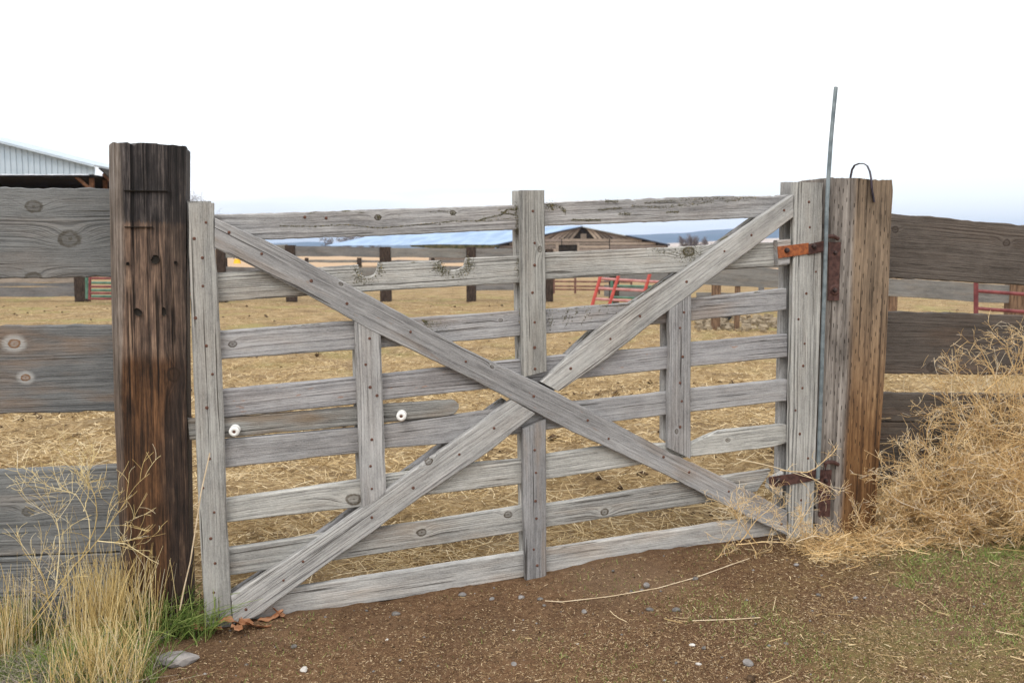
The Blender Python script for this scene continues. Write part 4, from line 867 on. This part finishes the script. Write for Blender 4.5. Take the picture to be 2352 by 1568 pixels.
def old_barn():
    Y = 90.; d = Vector((1, -.10, 0)).normalized(); P = Plane((at_Y(1338, 560, Y).x, Y, 0), d); ap = P.un(1339, 520); le = P.un(1136, 563); re = P.un(1538, 562)
    root = empty('old_barn', (ap.x, ap.y, -1), 'low old barn with weathered plank gable and pale blue metal roof', 'barn')
    back = Vector((-.62, .79, 0))*34
    def slab(name, mat, a, b, th, ofs=Vector((0, 0, 0)), bk=back):
        n_ = Vector((0, 0, th)); v = [a+ofs, b+ofs, b+bk+ofs, a+bk+ofs]; v += [k+n_ for k in v]
        f = [(0, 3, 2, 1), (4, 5, 6, 7), (0, 1, 5, 4), (1, 2, 6, 5), (2, 3, 7, 6), (3, 0, 4, 7)]
        return link(name, mesh(name, v, f), mat, None, root)
    fw = -P.n*-.25
    slab('roof', 'blueroof', le+fw, ap+fw, .05); slab('roof', 'blueroof', ap+fw, re+fw, .05)
    # bargeboards: pale near the ridge, dark towards the right eave
    br = P.un(1437, 540)
    for a, b, m in ((le, ap, 'edge'), (ap, br, 'metalroof'), (br, re, 'edge')):
        tube('bargeboard', m, root, [a+fw*1.2+Vector((0, 0, -.04)), b+fw*1.2+Vector((0, 0, -.04))], .07, sides=4)
    # gable: fanned planks above, horizontal planks below
    def topz(px): return 520+(1339-px)*(43/203.) if px < 1339 else 520+(px-1339)*(42/199.)
    r = np.random.default_rng(5)
    solid('gable_gap_shade', 'dark', root, [(1140, 600), (1140, 564), (1339, 523), (1534, 563), (1534, 600)], .15, Plane(P.o-P.n*.12, d))  # added near-black sheet, seen as shade in the plank gaps and openings
    x = 1232.
    while x < 1440:     # slanting fan planks, lower ends spread away from the middle
        w = 9.5; s = -14 if x < 1334 else 14
        lean = (x-1336)*.16+s*1.3
        x0, x1 = x, x+w-2.0; tz = max(topz(x0), topz(x1))+1.5; by = 548+abs(r.normal())*1.0
        if not (1328 < x < 1346): o_ = solid('plank', 'barnwood', root, [(x0+lean, by), (x0, tz), (x1, tz), (x1+lean, by)], .06, P)
        else: o_ = solid('plank', 'barnwood', root, [(x0-3, by), (x0-3, 537), (x1+3, 537), (x1+3, by)], .06, P)
        o_['tone'] = float(r.uniform(-.45, .25)); x += w
    for k, y in enumerate((548.5, 556, 563.5, 571, 578.5, 586, 593)):
        segs = [(1145+(562-min(y, 562))*4.2, 1281), (1328, 1400), (1401, 1532-(562-min(y, 562))*4.2)] if 560 < y+4 < 578 else [(1145+(562-min(y, 562))*4.2, 1290), (1291, 1400), (1401, 1532-(562-min(y, 562))*4.2)]
        for a, b in segs: solid('plank', 'barnwood', root, [(a, y), (b-1, y), (b-1, y+6.3), (a, y+6.3)], .06, P)['tone'] = float(r.uniform(-.3, .15))
    for xs in ((1277, 1283), (1326, 1331)): solid('window_trim', 'barnwood', root, [(xs[0], 558), (xs[1], 558), (xs[1], 580), (xs[0], 580)], .1, Plane(P.o+P.n*.03, d))
    solid('mossy_eave', 'moss', root, [(940, 563), (1000, 561), (1136, 562), (1136, 568), (1060, 571), (990, 570), (945, 567)], 4, Plane(P.o+Vector((0, -4, 0)), d))
    solid('shed_wall', 'barnwood', root, [(985, 569), (1136, 567), (1136, 600), (985, 600)], .1, Plane(P.o+Vector((0, -3, 0)), d))
old_barn()

# ================================================================== TREES AND WEEDS
def branching(root_pts, radii, counts, lens, spread=.8, curl=.5, K=6, up=.2, pstart=.25, seed=1, taper=.35):
    """grow child shoots level by level; returns list of (P,R)"""
    r = np.random.default_rng(seed); out = []; P = np.asarray(root_pts, float); R = np.asarray(radii, float); out.append((P, R))
    for lv, (c, L) in enumerate(zip(counts, lens)):
        N, Kp, _ = P.shape; idx = np.repeat(np.arange(N), c); t = r.uniform(pstart, 1., len(idx))*(Kp-1); i0 = np.clip(t.astype(int), 0, Kp-2); fr = (t-i0)[:, None]
        a = P[idx, i0]; b = P[idx, i0+1]; st = a*(1-fr)+b*fr; tg = b-a; tg /= np.maximum(np.linalg.norm(tg, axis=1, keepdims=True), 1e-9)
        rad = (R[idx, i0]*(1-fr[:, 0])+R[idx, i0+1]*fr[:, 0])*.68
        dr = tg+r.normal(size=tg.shape)*spread; dr[:, 2] += up; dr /= np.linalg.norm(dr, axis=1, keepdims=True)
        ln = L*r.uniform(.45, 1.25, len(idx)); cv = r.normal(size=dr.shape)*curl; pts = [st]
        d = dr.copy()
        for k in range(K-1):
            d = d+cv/(K-1)+r.normal(size=d.shape)*.06; d /= np.linalg.norm(d, axis=1, keepdims=True); pts.append(pts[-1]+d*(ln/(K-1))[:, None])
        P = np.stack(pts, 1); R = rad[:, None]*np.linspace(1, taper, K)[None]; out.append((P, R))
    return out
def strand_group(name, lv, mat, parent, loc, tint=(.3, .9), sides=3, minr=.0004):
    for i, (P, R) in enumerate(lv): pass
    K = max(P.shape[1] for P, R in lv)
    Ps = []; Rs = []
    for P, R in lv:
        if P.shape[1] != K:
            t = np.linspace(0, P.shape[1]-1, K); i0 = np.clip(t.astype(int), 0, P.shape[1]-2); f = (t-i0); P = P[:, i0]*(1-f)[None, :, None]+P[:, i0+1]*f[None, :, None]; R = R[:, i0]*(1-f)+R[:, i0+1]*f
        Ps.append(P); Rs.append(np.maximum(R, minr))
    P = np.concatenate(Ps); R = np.concatenate(Rs); t = rng.uniform(*tint, len(P)); return strands(name, P, R, t, mat, sides, parent, loc)

def bare_tree(px, Y, h, w, label, seed, nm=4, group=None, rr=.05):
    c = at_Y(px, 600, Y); z0 = gz(c.x, Y); root = empty('bare_tree', (c.x, Y, z0), label, 'tree', group); r = np.random.default_rng(seed)
    N = nm; K = 6; P = np.zeros((N, K, 3)); t = np.linspace(0, 1, K)
    for i in range(N):
        dx, dy = r.normal(size=2)*w*.28; P[i, :, 0] = dx*t**1.3; P[i, :, 1] = dy*t**1.3; P[i, :, 2] = .15*h+t*h*.75*r.uniform(.75, 1.05)
    R = np.linspace(rr, rr*.3, K)[None]*np.ones((N, 1)); lv = branching(P, R, (8, 6, 5), (h*.33, h*.18, h*.1), .55, .4, 4, .45, .2, seed)
    o = strand_group('crown', lv, 'bark', root, (0, 0, 0), minr=rr*.22); o.matrix_parent_inverse = Matrix.Identity(4)
    tk = tube_me('trunk', [Vector((0, 0, -.2)), Vector((.02*h, 0, .1*h)), Vector((0, 0, .2*h))], rr*1.6, 7, rr*1.1); q = link('trunk', tk, 'bark', None, root); q.matrix_parent_inverse = Matrix.Identity(4)
bare_tree(452, 62, 4.3, .7, 'bare twiggy tree whose tip shows above the left stile', 11, 4, rr=.022)
bare_tree(752, 300, 4.9, 3.5, 'narrow dark bare tree on the left skyline under the top rail', 12, rr=.10)
bare_tree(797, 300, 5.8, 6.5, 'broad rounded bare tree beside the narrow one on the skyline', 13, 8, rr=.10)
bare_tree(828, 330, 5.9, 4.5, 'bare tree at the right edge of the skyline tree group', 14, 5, rr=.10)
bare_tree(860, 300, 3.6, 2.5, 'smallest bare tree of the left skyline', 15, 4, rr=.08)
bare_tree(1570, 240, 4.5, 2.6, 'leftmost bare poplar against the blue hills', 16, 5, rr=.07)
bare_tree(1586, 240, 4.7, 2.6, 'middle bare poplar against the blue hills', 17, 5, rr=.07)
bare_tree(1602, 240, 4.3, 2.4, 'bare poplar right of the middle one', 18, 4, rr=.07)
bare_tree(1622, 240, 4.0, 2.0, 'thin bare poplar standing apart at the right end of its row', 19, 3, rr=.07)

def tumbleweed(c, rad, label, seed, dens=1., squash=.85, group='dry tumbleweeds piled against the right fence'):
    c = Vector(c); root = empty('tumbleweed', (c.x, c.y, c.z-rad*squash), label, 'tumbleweed', group); r = np.random.default_rng(seed)
    N = int(16*dens); K = 7; d = r.normal(size=(N, 3)); d /= np.linalg.norm(d, axis=1, keepdims=True); P = np.zeros((N, K, 3)); pos = np.tile(r.normal(size=3)*.05*rad, (N, 1)); cur = d.copy(); cv = r.normal(size=(N, 3))*.8
    for k in range(K): P[:, k] = pos; pos = pos+cur*rad/(K-1)*.82; cur = cur+cv/(K-1); cur /= np.linalg.norm(cur, axis=1, keepdims=True)
    R = np.linspace(.0034, .0016, K)[None]*np.ones((N, 1))*(rad/.45)**.5
    lv = branching(P, R, (int(9*dens), 7, 2), (rad*.75, rad*.48, rad*.22), .8, .45, 5, 0., .05, seed)
    for P_, R_ in lv: P_ *= np.array([1, 1, squash])
    o = strand_group('twigs', lv[1:], 'tumble', root, (0, 0, 0), (.05, 1.), minr=.0008); o.matrix_parent_inverse = Matrix.Translation((0, 0, rad*squash))
    o2 = strand_group('stems', lv[:1], 'tumble', root, (0, 0, 0), (.3, .8)); o2.matrix_parent_inverse = Matrix.Translation((0, 0, rad*squash))
def W3(px, py, Y): return at_Y(px, py, Y)
tumbleweed(W3(2300, 1040, 3.75), .33, 'largest tumbleweed at the right edge reaching up over the planks', 31, 1.08, 1.)
tumbleweed(W3(2180, 1130, 3.6), .25, 'round tumbleweed just right of the orange brown post', 32, 1.05)
tumbleweed(W3(2330, 1190, 3.4), .22, 'low dense tumbleweed in the bottom right of the pile', 33, 1.2)
tumbleweed(W3(2420, 1020, 3.6), .34, 'tumbleweed running out of the right edge of the view', 34, 1.0)
tumbleweed(W3(2090, 1200, 3.55), .13, 'small flattened tumbleweed at the foot of the orange brown post', 35, 1., .8)
tumbleweed(W3(2120, 1175, 3.62), .19, 'sprawling pale tumbleweed between the orange brown post and the round one', 37, .95, .85)
tumbleweed(W3(2230, 1215, 3.42), .14, 'little tumbleweed in front of the pile on the green grass', 36, 1.1, .7)

def weed(name, label, cat, pxs, off, levels, lens, mat, seed, r0=.002, spread=.6, curl=.7, up=.3, pl=GATE, group=None):
    """weed whose main stems follow given polylines"""
    stems = []
    for line in pxs:
        p = np.array([tuple(pl.un(x, y, off)) for x, y in line]); t = np.linspace(0, len(p)-1, 8); stems.append(np.stack([np.interp(t, np.arange(len(p)), p[:, i]) for i in range(3)], 1))
    P = np.stack(stems); P[:, :, 1] += np.random.default_rng(seed).normal(size=P.shape[:2]).cumsum(1)*.006
    R = np.linspace(r0, r0*.45, 8)[None]*np.ones((len(P), 1)); lv = branching(P, R, levels, lens, spread, curl, 6, up, .15, seed)
    base = Vector(P[0, 0]); root = empty(name, base, label, cat, group)
    strand_group('twigs', lv, mat, root, tuple(base), (.3, 1.), minr=.0006)
weed('tumbleweed', 'sprig of tumbleweed lying over the lower hinge', 'tumbleweed', [[(1690, 1052), (1762, 1067), (1820, 1084), (1880, 1102), (1918, 1140)], [(1790, 1078), (1860, 1082), (1900, 1050), (1925, 1020)], [(1840, 1086), (1890, 1110), (1930, 1132)]], -.12, (6, 3), (.06, .03), 'tumble', 41, .0020, .5, .9)
weed('tumbleweed', 'small broken tumbleweed against the bottom right corner of the gate', 'tumbleweed', [[(1632, 1292), (1660, 1270), (1690, 1215), (1700, 1180)], [(1690, 1250), (1760, 1242), (1830, 1250), (1880, 1262)], [(1700, 1245), (1740, 1190), (1790, 1150)], [(1800, 1250), (1845, 1190), (1880, 1140)], [(1740, 1250), (1700, 1200), (1670, 1160)], [(1830, 1245), (1870, 1230), (1910, 1240)], [(1720, 1240), (1750, 1290), (1790, 1330)]], -.16, (9, 5, 2), (.10, .05, .03), 'tumble', 42, .0021, .7, .9)
weed('tumbleweed', 'curling twigs reaching above the pile in front of the second plank', 'tumbleweed', [[(2280, 960), (2230, 900), (2195, 860), (2178, 848)], [(2260, 900), (2300, 870), (2330, 850), (2340, 800)], [(2300, 960), (2290, 880), (2262, 820), (2240, 790)], [(2350, 900), (2320, 830), (2310, 790), (2290, 770)], [(2200, 960), (2180, 920), (2160, 880), (2150, 860)], [(2352, 860), (2345, 820), (2350, 780), (2380, 760)]], -.12, (6, 4, 2), (.10, .06, .03), 'tumble', 43, .0023, .6, 1.1, .2)
weed('tumbleweed', 'ragged tumbleweed branches spilling left over the orange post foot', 'tumbleweed', [[(2150, 1110), (2100, 1060), (2070, 1030)], [(2160, 1130), (2080, 1110), (2030, 1090)], [(2140, 1180), (2060, 1150), (2035, 1120)], [(2050, 1250), (1990, 1220), (1960, 1170)], [(2000, 1240), (1940, 1250), (1880, 1270)], [(2120, 1200), (2125, 1060), (2140, 955)]], -.18, (9, 5, 2), (.10, .05, .03), 'tumble', 44, .0021, .7, .9)
# dead branching weed at the left
GL2 = Plane(GATE.un(300, 1400, -.20), (1, .05))
weed('dead_weed', 'tall dead branching weed leaning right in front of the left planks', 'weed', [[(54, 1452), (162, 1308), (228, 1239), (268, 1180), (290, 1150)], [(130, 1350), (140, 1240), (135, 1190), (122, 1165)], [(205, 1260), (205, 1200), (190, 1165), (172, 1130), (110, 1112)], [(180, 1290), (225, 1200), (222, 1140), (214, 1110)], [(40, 1568), (70, 1450), (120, 1380), (160, 1330)], [(228, 1239), (300, 1250), (370, 1290)], [(190, 1175), (200, 1140), (196, 1108)], [(120, 1400), (90, 1320), (50, 1260)]], -.02, (5, 3, 2), (.13, .08, .05), 'drygrass', 45, .0019, .55, .6, .35, GL2)
weed('dead_weed', 'grey brittle weed stems in the lower left corner', 'weed', [[(0, 1500), (60, 1440), (130, 1380)], [(20, 1568), (40, 1470), (30, 1400)], [(60, 1568), (100, 1480), (160, 1430)], [(0, 1450), (50, 1400), (90, 1340)], [(-40, 1540), (-20, 1420), (20, 1350)]], .12, (9, 5, 2), (.09, .05, .03), 'greyweed', 46, .0018, .7, .8, .3, GL2)

# grass ----------------------------------------------------------------
def blades(cx, cy, sx, sy, n, h, lean=.25, r0=.0016, seed=0, K=5, rot=0., bias=(0, 0)):
    r = np.random.default_rng(seed); a = np.clip(r.normal(size=(n, 2))*.5, -.95, .95); x = cx+(a[:, 0]*math.cos(rot)-a[:, 1]*math.sin(rot))*sx; y = cy+(a[:, 0]*math.sin(rot)+a[:, 1]*math.cos(rot))*sy
    z = ground_z(x, y)-.005; hh = h*r.uniform(.35, 1.1, n)**1.0; ld = r.normal(size=(n, 2))*lean+np.array(bias); t = np.linspace(0, 1, K)
    P = np.zeros((n, K, 3)); crv = r.uniform(1.2, 2.2, n)[:, None]
    P[:, :, 0] = x[:, None]+ld[:, :1]*hh[:, None]*t[None]**crv; P[:, :, 1] = y[:, None]+ld[:, 1:]*hh[:, None]*t[None]**crv; P[:, :, 2] = z[:, None]+hh[:, None]*t[None]*(1-.15*np.abs(ld).sum(1)[:, None]*t[None])
    R = r0*r.uniform(.6, 1.3, n)[:, None]*np.linspace(1, .3, K)[None]; return P, R
def tuft(name, label, cat, mat, specs, tint=(.1, 1.), group=None, kind=None, sides=3):
    Ps, Rs = zip(*[blades(**s) for s in specs]); P = np.concatenate(Ps); R = np.concatenate(Rs); c = tuple(P[:, 0].mean(0)); o = strands(name, P, R, rng.uniform(*tint, len(P)), mat, sides, None, c); return tag(o, label, cat, group, kind)
def gp(px, py, z=0.): p = at_Z(px, py, z); return p.x, p.y
def spec(px, py, wx, wy, n, h, **k):
    x, y = gp(px, py); s = abs(wx)/FPX*y; return dict(cx=x, cy=y, sx=s, sy=wy, n=n, h=h, **k)
tuft('dry_grass_clump', 'thick clump of upright dry straw coloured grass before the dark post', 'grass clump', 'drygrass',
     [spec(255, 1480, 115, .16, 520, .29, lean=.17, seed=1), spec(335, 1430, 90, .08, 110, .22, lean=.2, seed=2), spec(225, 1590, 100, .12, 400, .19, lean=.2, seed=3), spec(385, 1430, 50, .05, 40, .22, lean=.12, seed=4, bias=(.15, 0)), spec(280, 1440, 160, .08, 60, .40, lean=.10, seed=44)])
tuft('dry_grass_clump.001', 'small clump of dry grass at the left edge by the lowest plank', 'grass clump', 'drygrass', [spec(10, 1520, 50, .14, 110, .27, lean=.08, seed=5), spec(-60, 1560, 90, .2, 160, .26, lean=.1, seed=6), spec(40, 1640, 130, .12, 350, .09, lean=.8, seed=7)])
tuft('green_grass_clump', 'fresh green grass blades at the right foot of the dark post', 'grass clump', 'greengrass', [spec(370, 1450, 130, .12, 480, .15, lean=.55, seed=8, bias=(.2, -.1), r0=.0022)])
tuft('green_grass_clump.001', 'green grass growing among the dry clump in the lower left corner', 'grass clump', 'greengrass', [spec(120, 1560, 260, .12, 900, .09, lean=.5, seed=10), spec(30, 1470, 100, .1, 300, .14, lean=.35, seed=11), spec(215, 1560, 130, .2, 700, .12, lean=.35, seed=66)])
o = strands('grey_straw_tuft', *blades(gp(90, 1590)[0], gp(90, 1590)[1], .28, .16, 1100, .11, lean=.9, r0=.0011, seed=12), rng.uniform(0, 1, 1100), 'greyweed'); tag(o, 'matted grey dead grass low in the bottom left corner', 'grass clump')
# one long bent stalk
sp = [(413, 1400), (425, 1340), (437, 1290), (449, 1215), (462, 1130), (482, 1040)]
o = tube('grass_stalk', 'ceramic', None, [GATE.un(x, y, -.13) for x, y in sp], .0021, sides=5); o.data.materials.clear(); o.data.materials.append(M['stalk'] if 'stalk' in M else mat_simple('pale dry stalk', (.55, .43, .28), (.7, .58, .42), 30)); tag(o, 'single tall pale stalk bending right across the left stile foot', 'stalk')
def stalk(pxs, z, label):
    P = [at_Z(x, y, z) for x, y in pxs]; P = [Vector((p.x, p.y, gz(p.x, p.y)+.006)) for p in P]
    o = tube('fallen_twig', None, None, P, .0016, sides=5); o.data.materials.append(bpy.data.materials['pale dry stalk']); tag(o, label, 'twig')
stalk([(1252, 1384), (1290, 1388), (1400, 1385), (1510, 1376), (1600, 1360), (1680, 1338), (1720, 1326)], .05, 'long thin pale stem lying across the dirt in front of the gate')
stalk([(1590, 1458), (1680, 1459), (1745, 1457)], .05, 'short straight orange stem lying on the dirt at lower right')

# scattered litter: ribbons and chaff --------------------------------------
def litter(name, n, sampler, L, rad, lift, mat, seed, tint=(0, 1), K=3, sides=2, tilt=.25, curve=.05):
    r = np.random.default_rng(seed); x, y = sampler(r, n); n = len(x); z = ground_z(x, y); az = r.uniform(0, 2*math.pi, n); ln = L*r.uniform(.3, 1.3, n)
    d = np.stack([np.cos(az), np.sin(az), r.normal(size=n)*tilt], 1); c = np.stack([x, y, z+lift*r.uniform(.1, 1., n)+np.abs(d[:, 2])*ln*.5], 1); t = np.linspace(-.5, .5, K)
    P = c[:, None]+d[:, None]*(ln[:, None]*t)[..., None]; P[:, :, :2] += (r.normal(size=(n, 1, 2))*curve*ln[:, None, None])*(t[None, :, None]**2*4); P[:, :, 2] = np.maximum(P[:, :, 2], z[:, None]+.001)
    R = rad*r.uniform(.6, 1.4, n)[:, None]*np.ones((1, K)); tn = r.uniform(*tint, n); return strands(name, P, R, tn, mat, sides, None, (0, 0, 0), kind='stuff')
def pen(r, n):
    y = 2.6*np.exp(r.uniform(0, 1, n)*math.log(14/2.6)); x = r.uniform(-1, 1, n)*(y*.62+.5)+0.; k = behind(x, y) > .09; x, y = x[k], y[k]
    return x, y
def apron(r, n):
    y = r.uniform(1.95, 4.4, n); x = r.uniform(-1, 1, n)*(y*.62+.3); k = behind(x, y) < -.05; return x[k], y[k]
def apron_fade(r, n):
    x, y = apron(r, n); k = r.random(len(x)) < np.clip(-behind(x, y)/.9, .22, 1)+np.clip(x-.7, 0, .5); return x[k], y[k]
def apron_right(r, n):
    x, y = apron(r, n); p = np.clip((x-.35)/1.2, 0.02, 1)**1.3*1.0; k = r.random(len(x)) < p; return x[k], y[k]
def clumpy(f, sc, th, seed):
    rr = np.random.default_rng(seed); w = rr.normal(size=(10, 2))*sc; ph = rr.uniform(0, 6, 10)
    def g(r, n):
        x, y = f(r, n); v = sum(np.sin(x*a+y*b+p) for (a, b), p in zip(w, ph))/3.2; k = v+r.normal(size=len(x))*.35 > th; return x[k], y[k]
    return g
def far_pen(r, n):
    y = 5*np.exp(r.uniform(0, 1, n)*math.log(24/5.)); x = r.uniform(-1, 1, n)*(y*.6+.5); k = behind(x, y) > .3; return x[k], y[k]
litter('straw_litter', 60000, pen, .045, .0013, .012, 'straw', 51, (.1, 1.))
litter('straw_far', 45000, far_pen, .06, .0022, .02, 'straw', 59, (.1, .9), tilt=.2)
litter('straw_clumps', 60000, clumpy(pen, 9, .1, 3), .06, .0015, .03, 'straw', 52, (.25, 1.), tilt=.35)
def wide_pen(r, n):
    x, y = pen(r, n); k = y < 6; return x[k], y[k]
litter('hay_stems', 9000, wide_pen, .13, .0019, .035, 'straw', 53, (.5, 1.), K=4, sides=3)
litter('chaff', 340000, apron_fade, .0065, .0008, .003, 'fleck', 54, (0, .85), tilt=.3, K=2)
litter('chaff_straws', 3500, apron, .017, .0009, .004, 'fleck', 55, (.2, .95))
litter('roadside_straw', 16000, apron_right, .018, .0009, .006, 'straw', 56, (.1, .9))
litter('roadside_stems', 2600, apron_right, .06, .0010, .010, 'straw', 58, (.2, .9), K=4)
def footline(r, n):
    u = r.uniform(0, 1, n); x = 1.05+u*1.4; y = 3.42+(x-1.0)*.28+r.normal(size=n)*.08-.05; return x, y
litter('straw_bank', 3800, footline, .09, .0008, .025, 'tumble', 57, (.0, .8), K=6, tilt=.3, curve=.22)
litter('straw_bank_chaff', 9000, footline, .03, .0008, .02, 'straw', 67, (.2, 1.), K=3, tilt=.3)
def green_stuff(name, n, f, h, seed, sd=.5):
    r = np.random.default_rng(seed); x, y = f(r, n); n = len(x); P, R = blades(0, 0, 0, 0, n, h, lean=sd, r0=.0010, seed=seed, K=2); P[:, :, 0] += x[:, None]; P[:, :, 1] += y[:, None]; P[:, :, 2] += (ground_z(x, y)-float(ground_z(0, 0)))[:, None]
    strands(name, P, R, rng.uniform(.2, 1, n), 'greengrass', 2, None, (0, 0, 0), kind='stuff')
def grn(r, n):
    x, y = apron(r, n); p = np.maximum(np.clip((x-.2)/1.2, 0, 1), np.clip((2.75-y)/.8, 0, 1)*.55); p = np.maximum(p, .08); k = r.random(len(x)) < p; return x[k], y[k]
green_stuff('green_grass', 230000, clumpy(grn, 6, .30, 8), .019, 61)
def bank(r, n):
    x = 1.25+r.random(n)*1.3; y = 3.15+(x-1.2)*.18+r.normal(size=n)*.11; return x, y
green_stuff('green_grass_bank', 6000, clumpy(bank, 12, .25, 9), .035, 62, .7)

# stones ----------------------------------------------------------------
def stone_me(name, s, seed, mat, flat=.6):
    import bmesh
    bm = bmesh.new(); bmesh.ops.create_icosphere(bm, subdivisions=2, radius=1); r = np.random.default_rng(seed); w = r.normal(size=(6, 3))*1.6; ph = r.uniform(0, 6, 6)
    for v in bm.verts:
        k = 1+sum(math.sin(v.co.dot(Vector(a))+p) for a, p in zip(w, ph))*.06; v.co = Vector((v.co.x*s[0], v.co.y*s[1], v.co.z*s[2]))*k
    me = bpy.data.meshes.new(name); bm.to_mesh(me); bm.free(); me.materials.append(M[mat]); return me
st = stone_me('field_stone', (.055, .032, .022), 3, 'stone')
for v in st.vertices:
    if v.co.x > .01: v.co.y *= max(.25, 1-(v.co.x-.01)*13); v.co.z *= max(.35, 1-(v.co.x-.01)*9)
x, y = gp(410, 1522); o = link('field_stone', st, None, Matrix.Translation((x, y, gz(x, y)+.01)) @ Matrix.Rotation(.25, 4, 'Z')); tag(o, 'large pale grey pointed stone on the dirt at lower left', 'stone')
PEB = [(909, 1412, 11, 'stoneb', 'flat blue grey pebble right of the gate brace foot'), (889, 1470, 5, 'stonew', 'small white pebble below the bottom rail at left'), (698, 1538, 12, 'stonew', 'pinkish white pebble at the lower edge left of centre'), (1062, 1367, 11, 'stone', 'round pale pebble under the bottom rail'),
 (1130, 1376, 9, 'stone', 'pale pebble just below the bottom rail left of the centre stile'), (1198, 1372, 9, 'stone', 'grey pebble touching the centre stile foot'), (1240, 1376, 8, 'stoneb', 'dull pebble in the shade right of the centre stile foot'), (1341, 1405, 9, 'stone', 'pale grey pebble under the long thin stem'), (1493, 1401, 10, 'stoneb', 'grey domed pebble right of the long stem'),
 (1553, 1400, 11, 'stoneb', 'blue grey pebble below the end of the long stem'), (1485, 1335, 11, 'stone', 'tan oval pebble near the brace foot at right'), (1474, 1347, 7, 'stoneb', 'bluish pebble touching the tan oval one'), (1597, 1318, 9, 'stoneb', 'dark pebble close to the small broken tumbleweed'), (1180, 1526, 10, 'stone', 'greenish grey pebble at the bottom centre'),
 (1605, 1524, 8, 'stonew', 'white pebble at the bottom right of centre'), (1718, 1519, 17, 'stone', 'flat pale stone on the bottom right dirt'), (1725, 1548, 14, 'dung', 'brown lump beside the flat pale stone'), (1590, 1476, 8, 'stonew', 'cream pebble left of the short orange stem end'), (1617, 1480, 7, 'stoneb', 'grey pebble beside the cream one'),
 (1805, 1476, 8, 'stoneb', 'blue pebble in the lower right grass'), (1180, 1448, 4, 'stonew', 'tiny bright pebble left of bottom centre'), (1327, 1480, 4, 'stonew', 'tiny bright pebble below the long stem'), (1250, 1391, 7, 'stoneb', 'blue grey pebble at the left tip of the long stem'), (1828, 1300, 8, 'stone', 'pale pebble near the grass bank at right'), (676, 1486, 9, 'stoneb', 'dull grey pebble right of the dead leaves'),
 (1880, 1360, 7, 'stoneb', 'dark blue pebble in the right grass'), (1965, 1372, 8, 'stone', 'pale pebble in the sparse grass right'), (1553, 1520, 6, 'stoneb', 'small slate pebble in the bottom centre grass')]
for i, (px, py, s, m, lb) in enumerate(PEB):
    x, y = gp(px, py, .05 if px > 1000 else 0); x, y = gp(px, py, gz(x, y)); w = s/FPX*y*.95; me = stone_me('pebble', (w, w*.75, w*.55), i+20, m)
    if m == 'dung': me.name = 'dirt_lump'
    tag(link('pebble' if m != 'dung' else 'dirt_lump', me, None, Matrix.Translation((x, y, gz(x, y)+w*.2)) @ Matrix.Rotation(i*1.1, 4, 'Z')), lb, 'pebble' if m != 'dung' else 'lump')
def gravel(name, n, sampler, seed, mat, smin, smax):
    r = np.random.default_rng(seed); x, y = sampler(r, n); n = len(x); z = ground_z(x, y)
    oc = np.array([(1, 0, 0), (-1, 0, 0), (0, 1, 0), (0, -1, 0), (0, 0, 1), (0, 0, -1)], float); of = np.array([(0, 2, 4), (2, 1, 4), (1, 3, 4), (3, 0, 4), (2, 0, 5), (1, 2, 5), (3, 1, 5), (0, 3, 5)])
    s = smin*(smax/smin)**(r.random(n)**2.5); sc = s[:, None, None]*r.uniform(.6, 1.2, (n, 6, 1))*oc[None]*np.array([1, .9, .6]); a = r.uniform(0, 6, n); ca, sa = np.cos(a)[:, None], np.sin(a)[:, None]
    v = np.stack([sc[..., 0]*ca-sc[..., 1]*sa, sc[..., 0]*sa+sc[..., 1]*ca, sc[..., 2]], -1)+np.stack([x, y, z+s*.25], 1)[:, None]
    f = (np.arange(n)*6)[:, None, None]+of[None]; me = quadmesh(name, v.reshape(-1, 3), f.reshape(-1, 3), True); link(name, me, mat, kind='stuff')
gravel('gravel', 500, apron, 71, 'stone', .0022, .009); gravel('dark_gravel', 600, apron, 72, 'stoneb', .002, .009)
gravel('soil_crumbs', 26000, apron, 73, 'dung', .0012, .005)
def fp_(r, n):
    y = 3.2*np.exp(r.uniform(0, 1, n)*math.log(20/3.2)); x = r.uniform(-1, 1, n)*(y*.62+.5); k = behind(x, y) > .25; return x[k], y[k]
gravel('manure_clods', 5000, clumpy(fp_, 1.2, .35, 5), 74, 'dung', .008, .045)

# dead leaves at the foot of the left stile
def leaf_me(seed):
    r = np.random.default_rng(seed); n = 9; v = []; f = []
    for i in range(n):
        t = i/(n-1); w = math.sin(math.pi*t**.8)*.020*(1+.25*math.sin(i*2.4)); x = (t-.5)*.085; z = .012*math.sin(t*3+seed)
        v += [(x, -w, z+.010*r.random()), (x, 0, z), (x, w, z+.012*r.random())]
    for i in range(n-1): b = i*3; f += [(b, b+1, b+4, b+3), (b+1, b+2, b+5, b+4)]
    m_ = mesh('dead_leaf', v, f, True); m_.materials.append(M['leaf']); return m_
LV = [(528, 1440, .3), (566, 1441, 1.0), (592, 1446, .1), (622, 1424, .4), (647, 1420, 2.9), (484, 1450, -.5), (545, 1455, 2.0), (452, 1447, 1.2)]
LB = ['dead leaf standing against the left stile foot', 'curled dead leaf touching the brace foot', 'pinkish dead leaf lying furthest forward by the gate corner', 'brown dead leaf tucked under the bottom rail', 'thin dead leaf furthest right under the bottom rail', 'dead leaf just left of the left stile foot', 'flat dead leaf in front of the stile foot leaf', 'dead leaf by the dark post foot']
for i, (px, py, a) in enumerate(LV):
    x, y = gp(px, py); o = link('dead_leaf', leaf_me(i), None, Matrix.Translation((x, y, gz(x, y)+.012)) @ Matrix.Rotation(a, 4, 'Z') @ Matrix.Rotation(.5*math.sin(i*2.1), 4, 'X') @ Matrix.Rotation(.3*math.cos(i), 4, 'Y')); tag(o, LB[i], 'leaf', 'dead leaves at the foot of the gate')
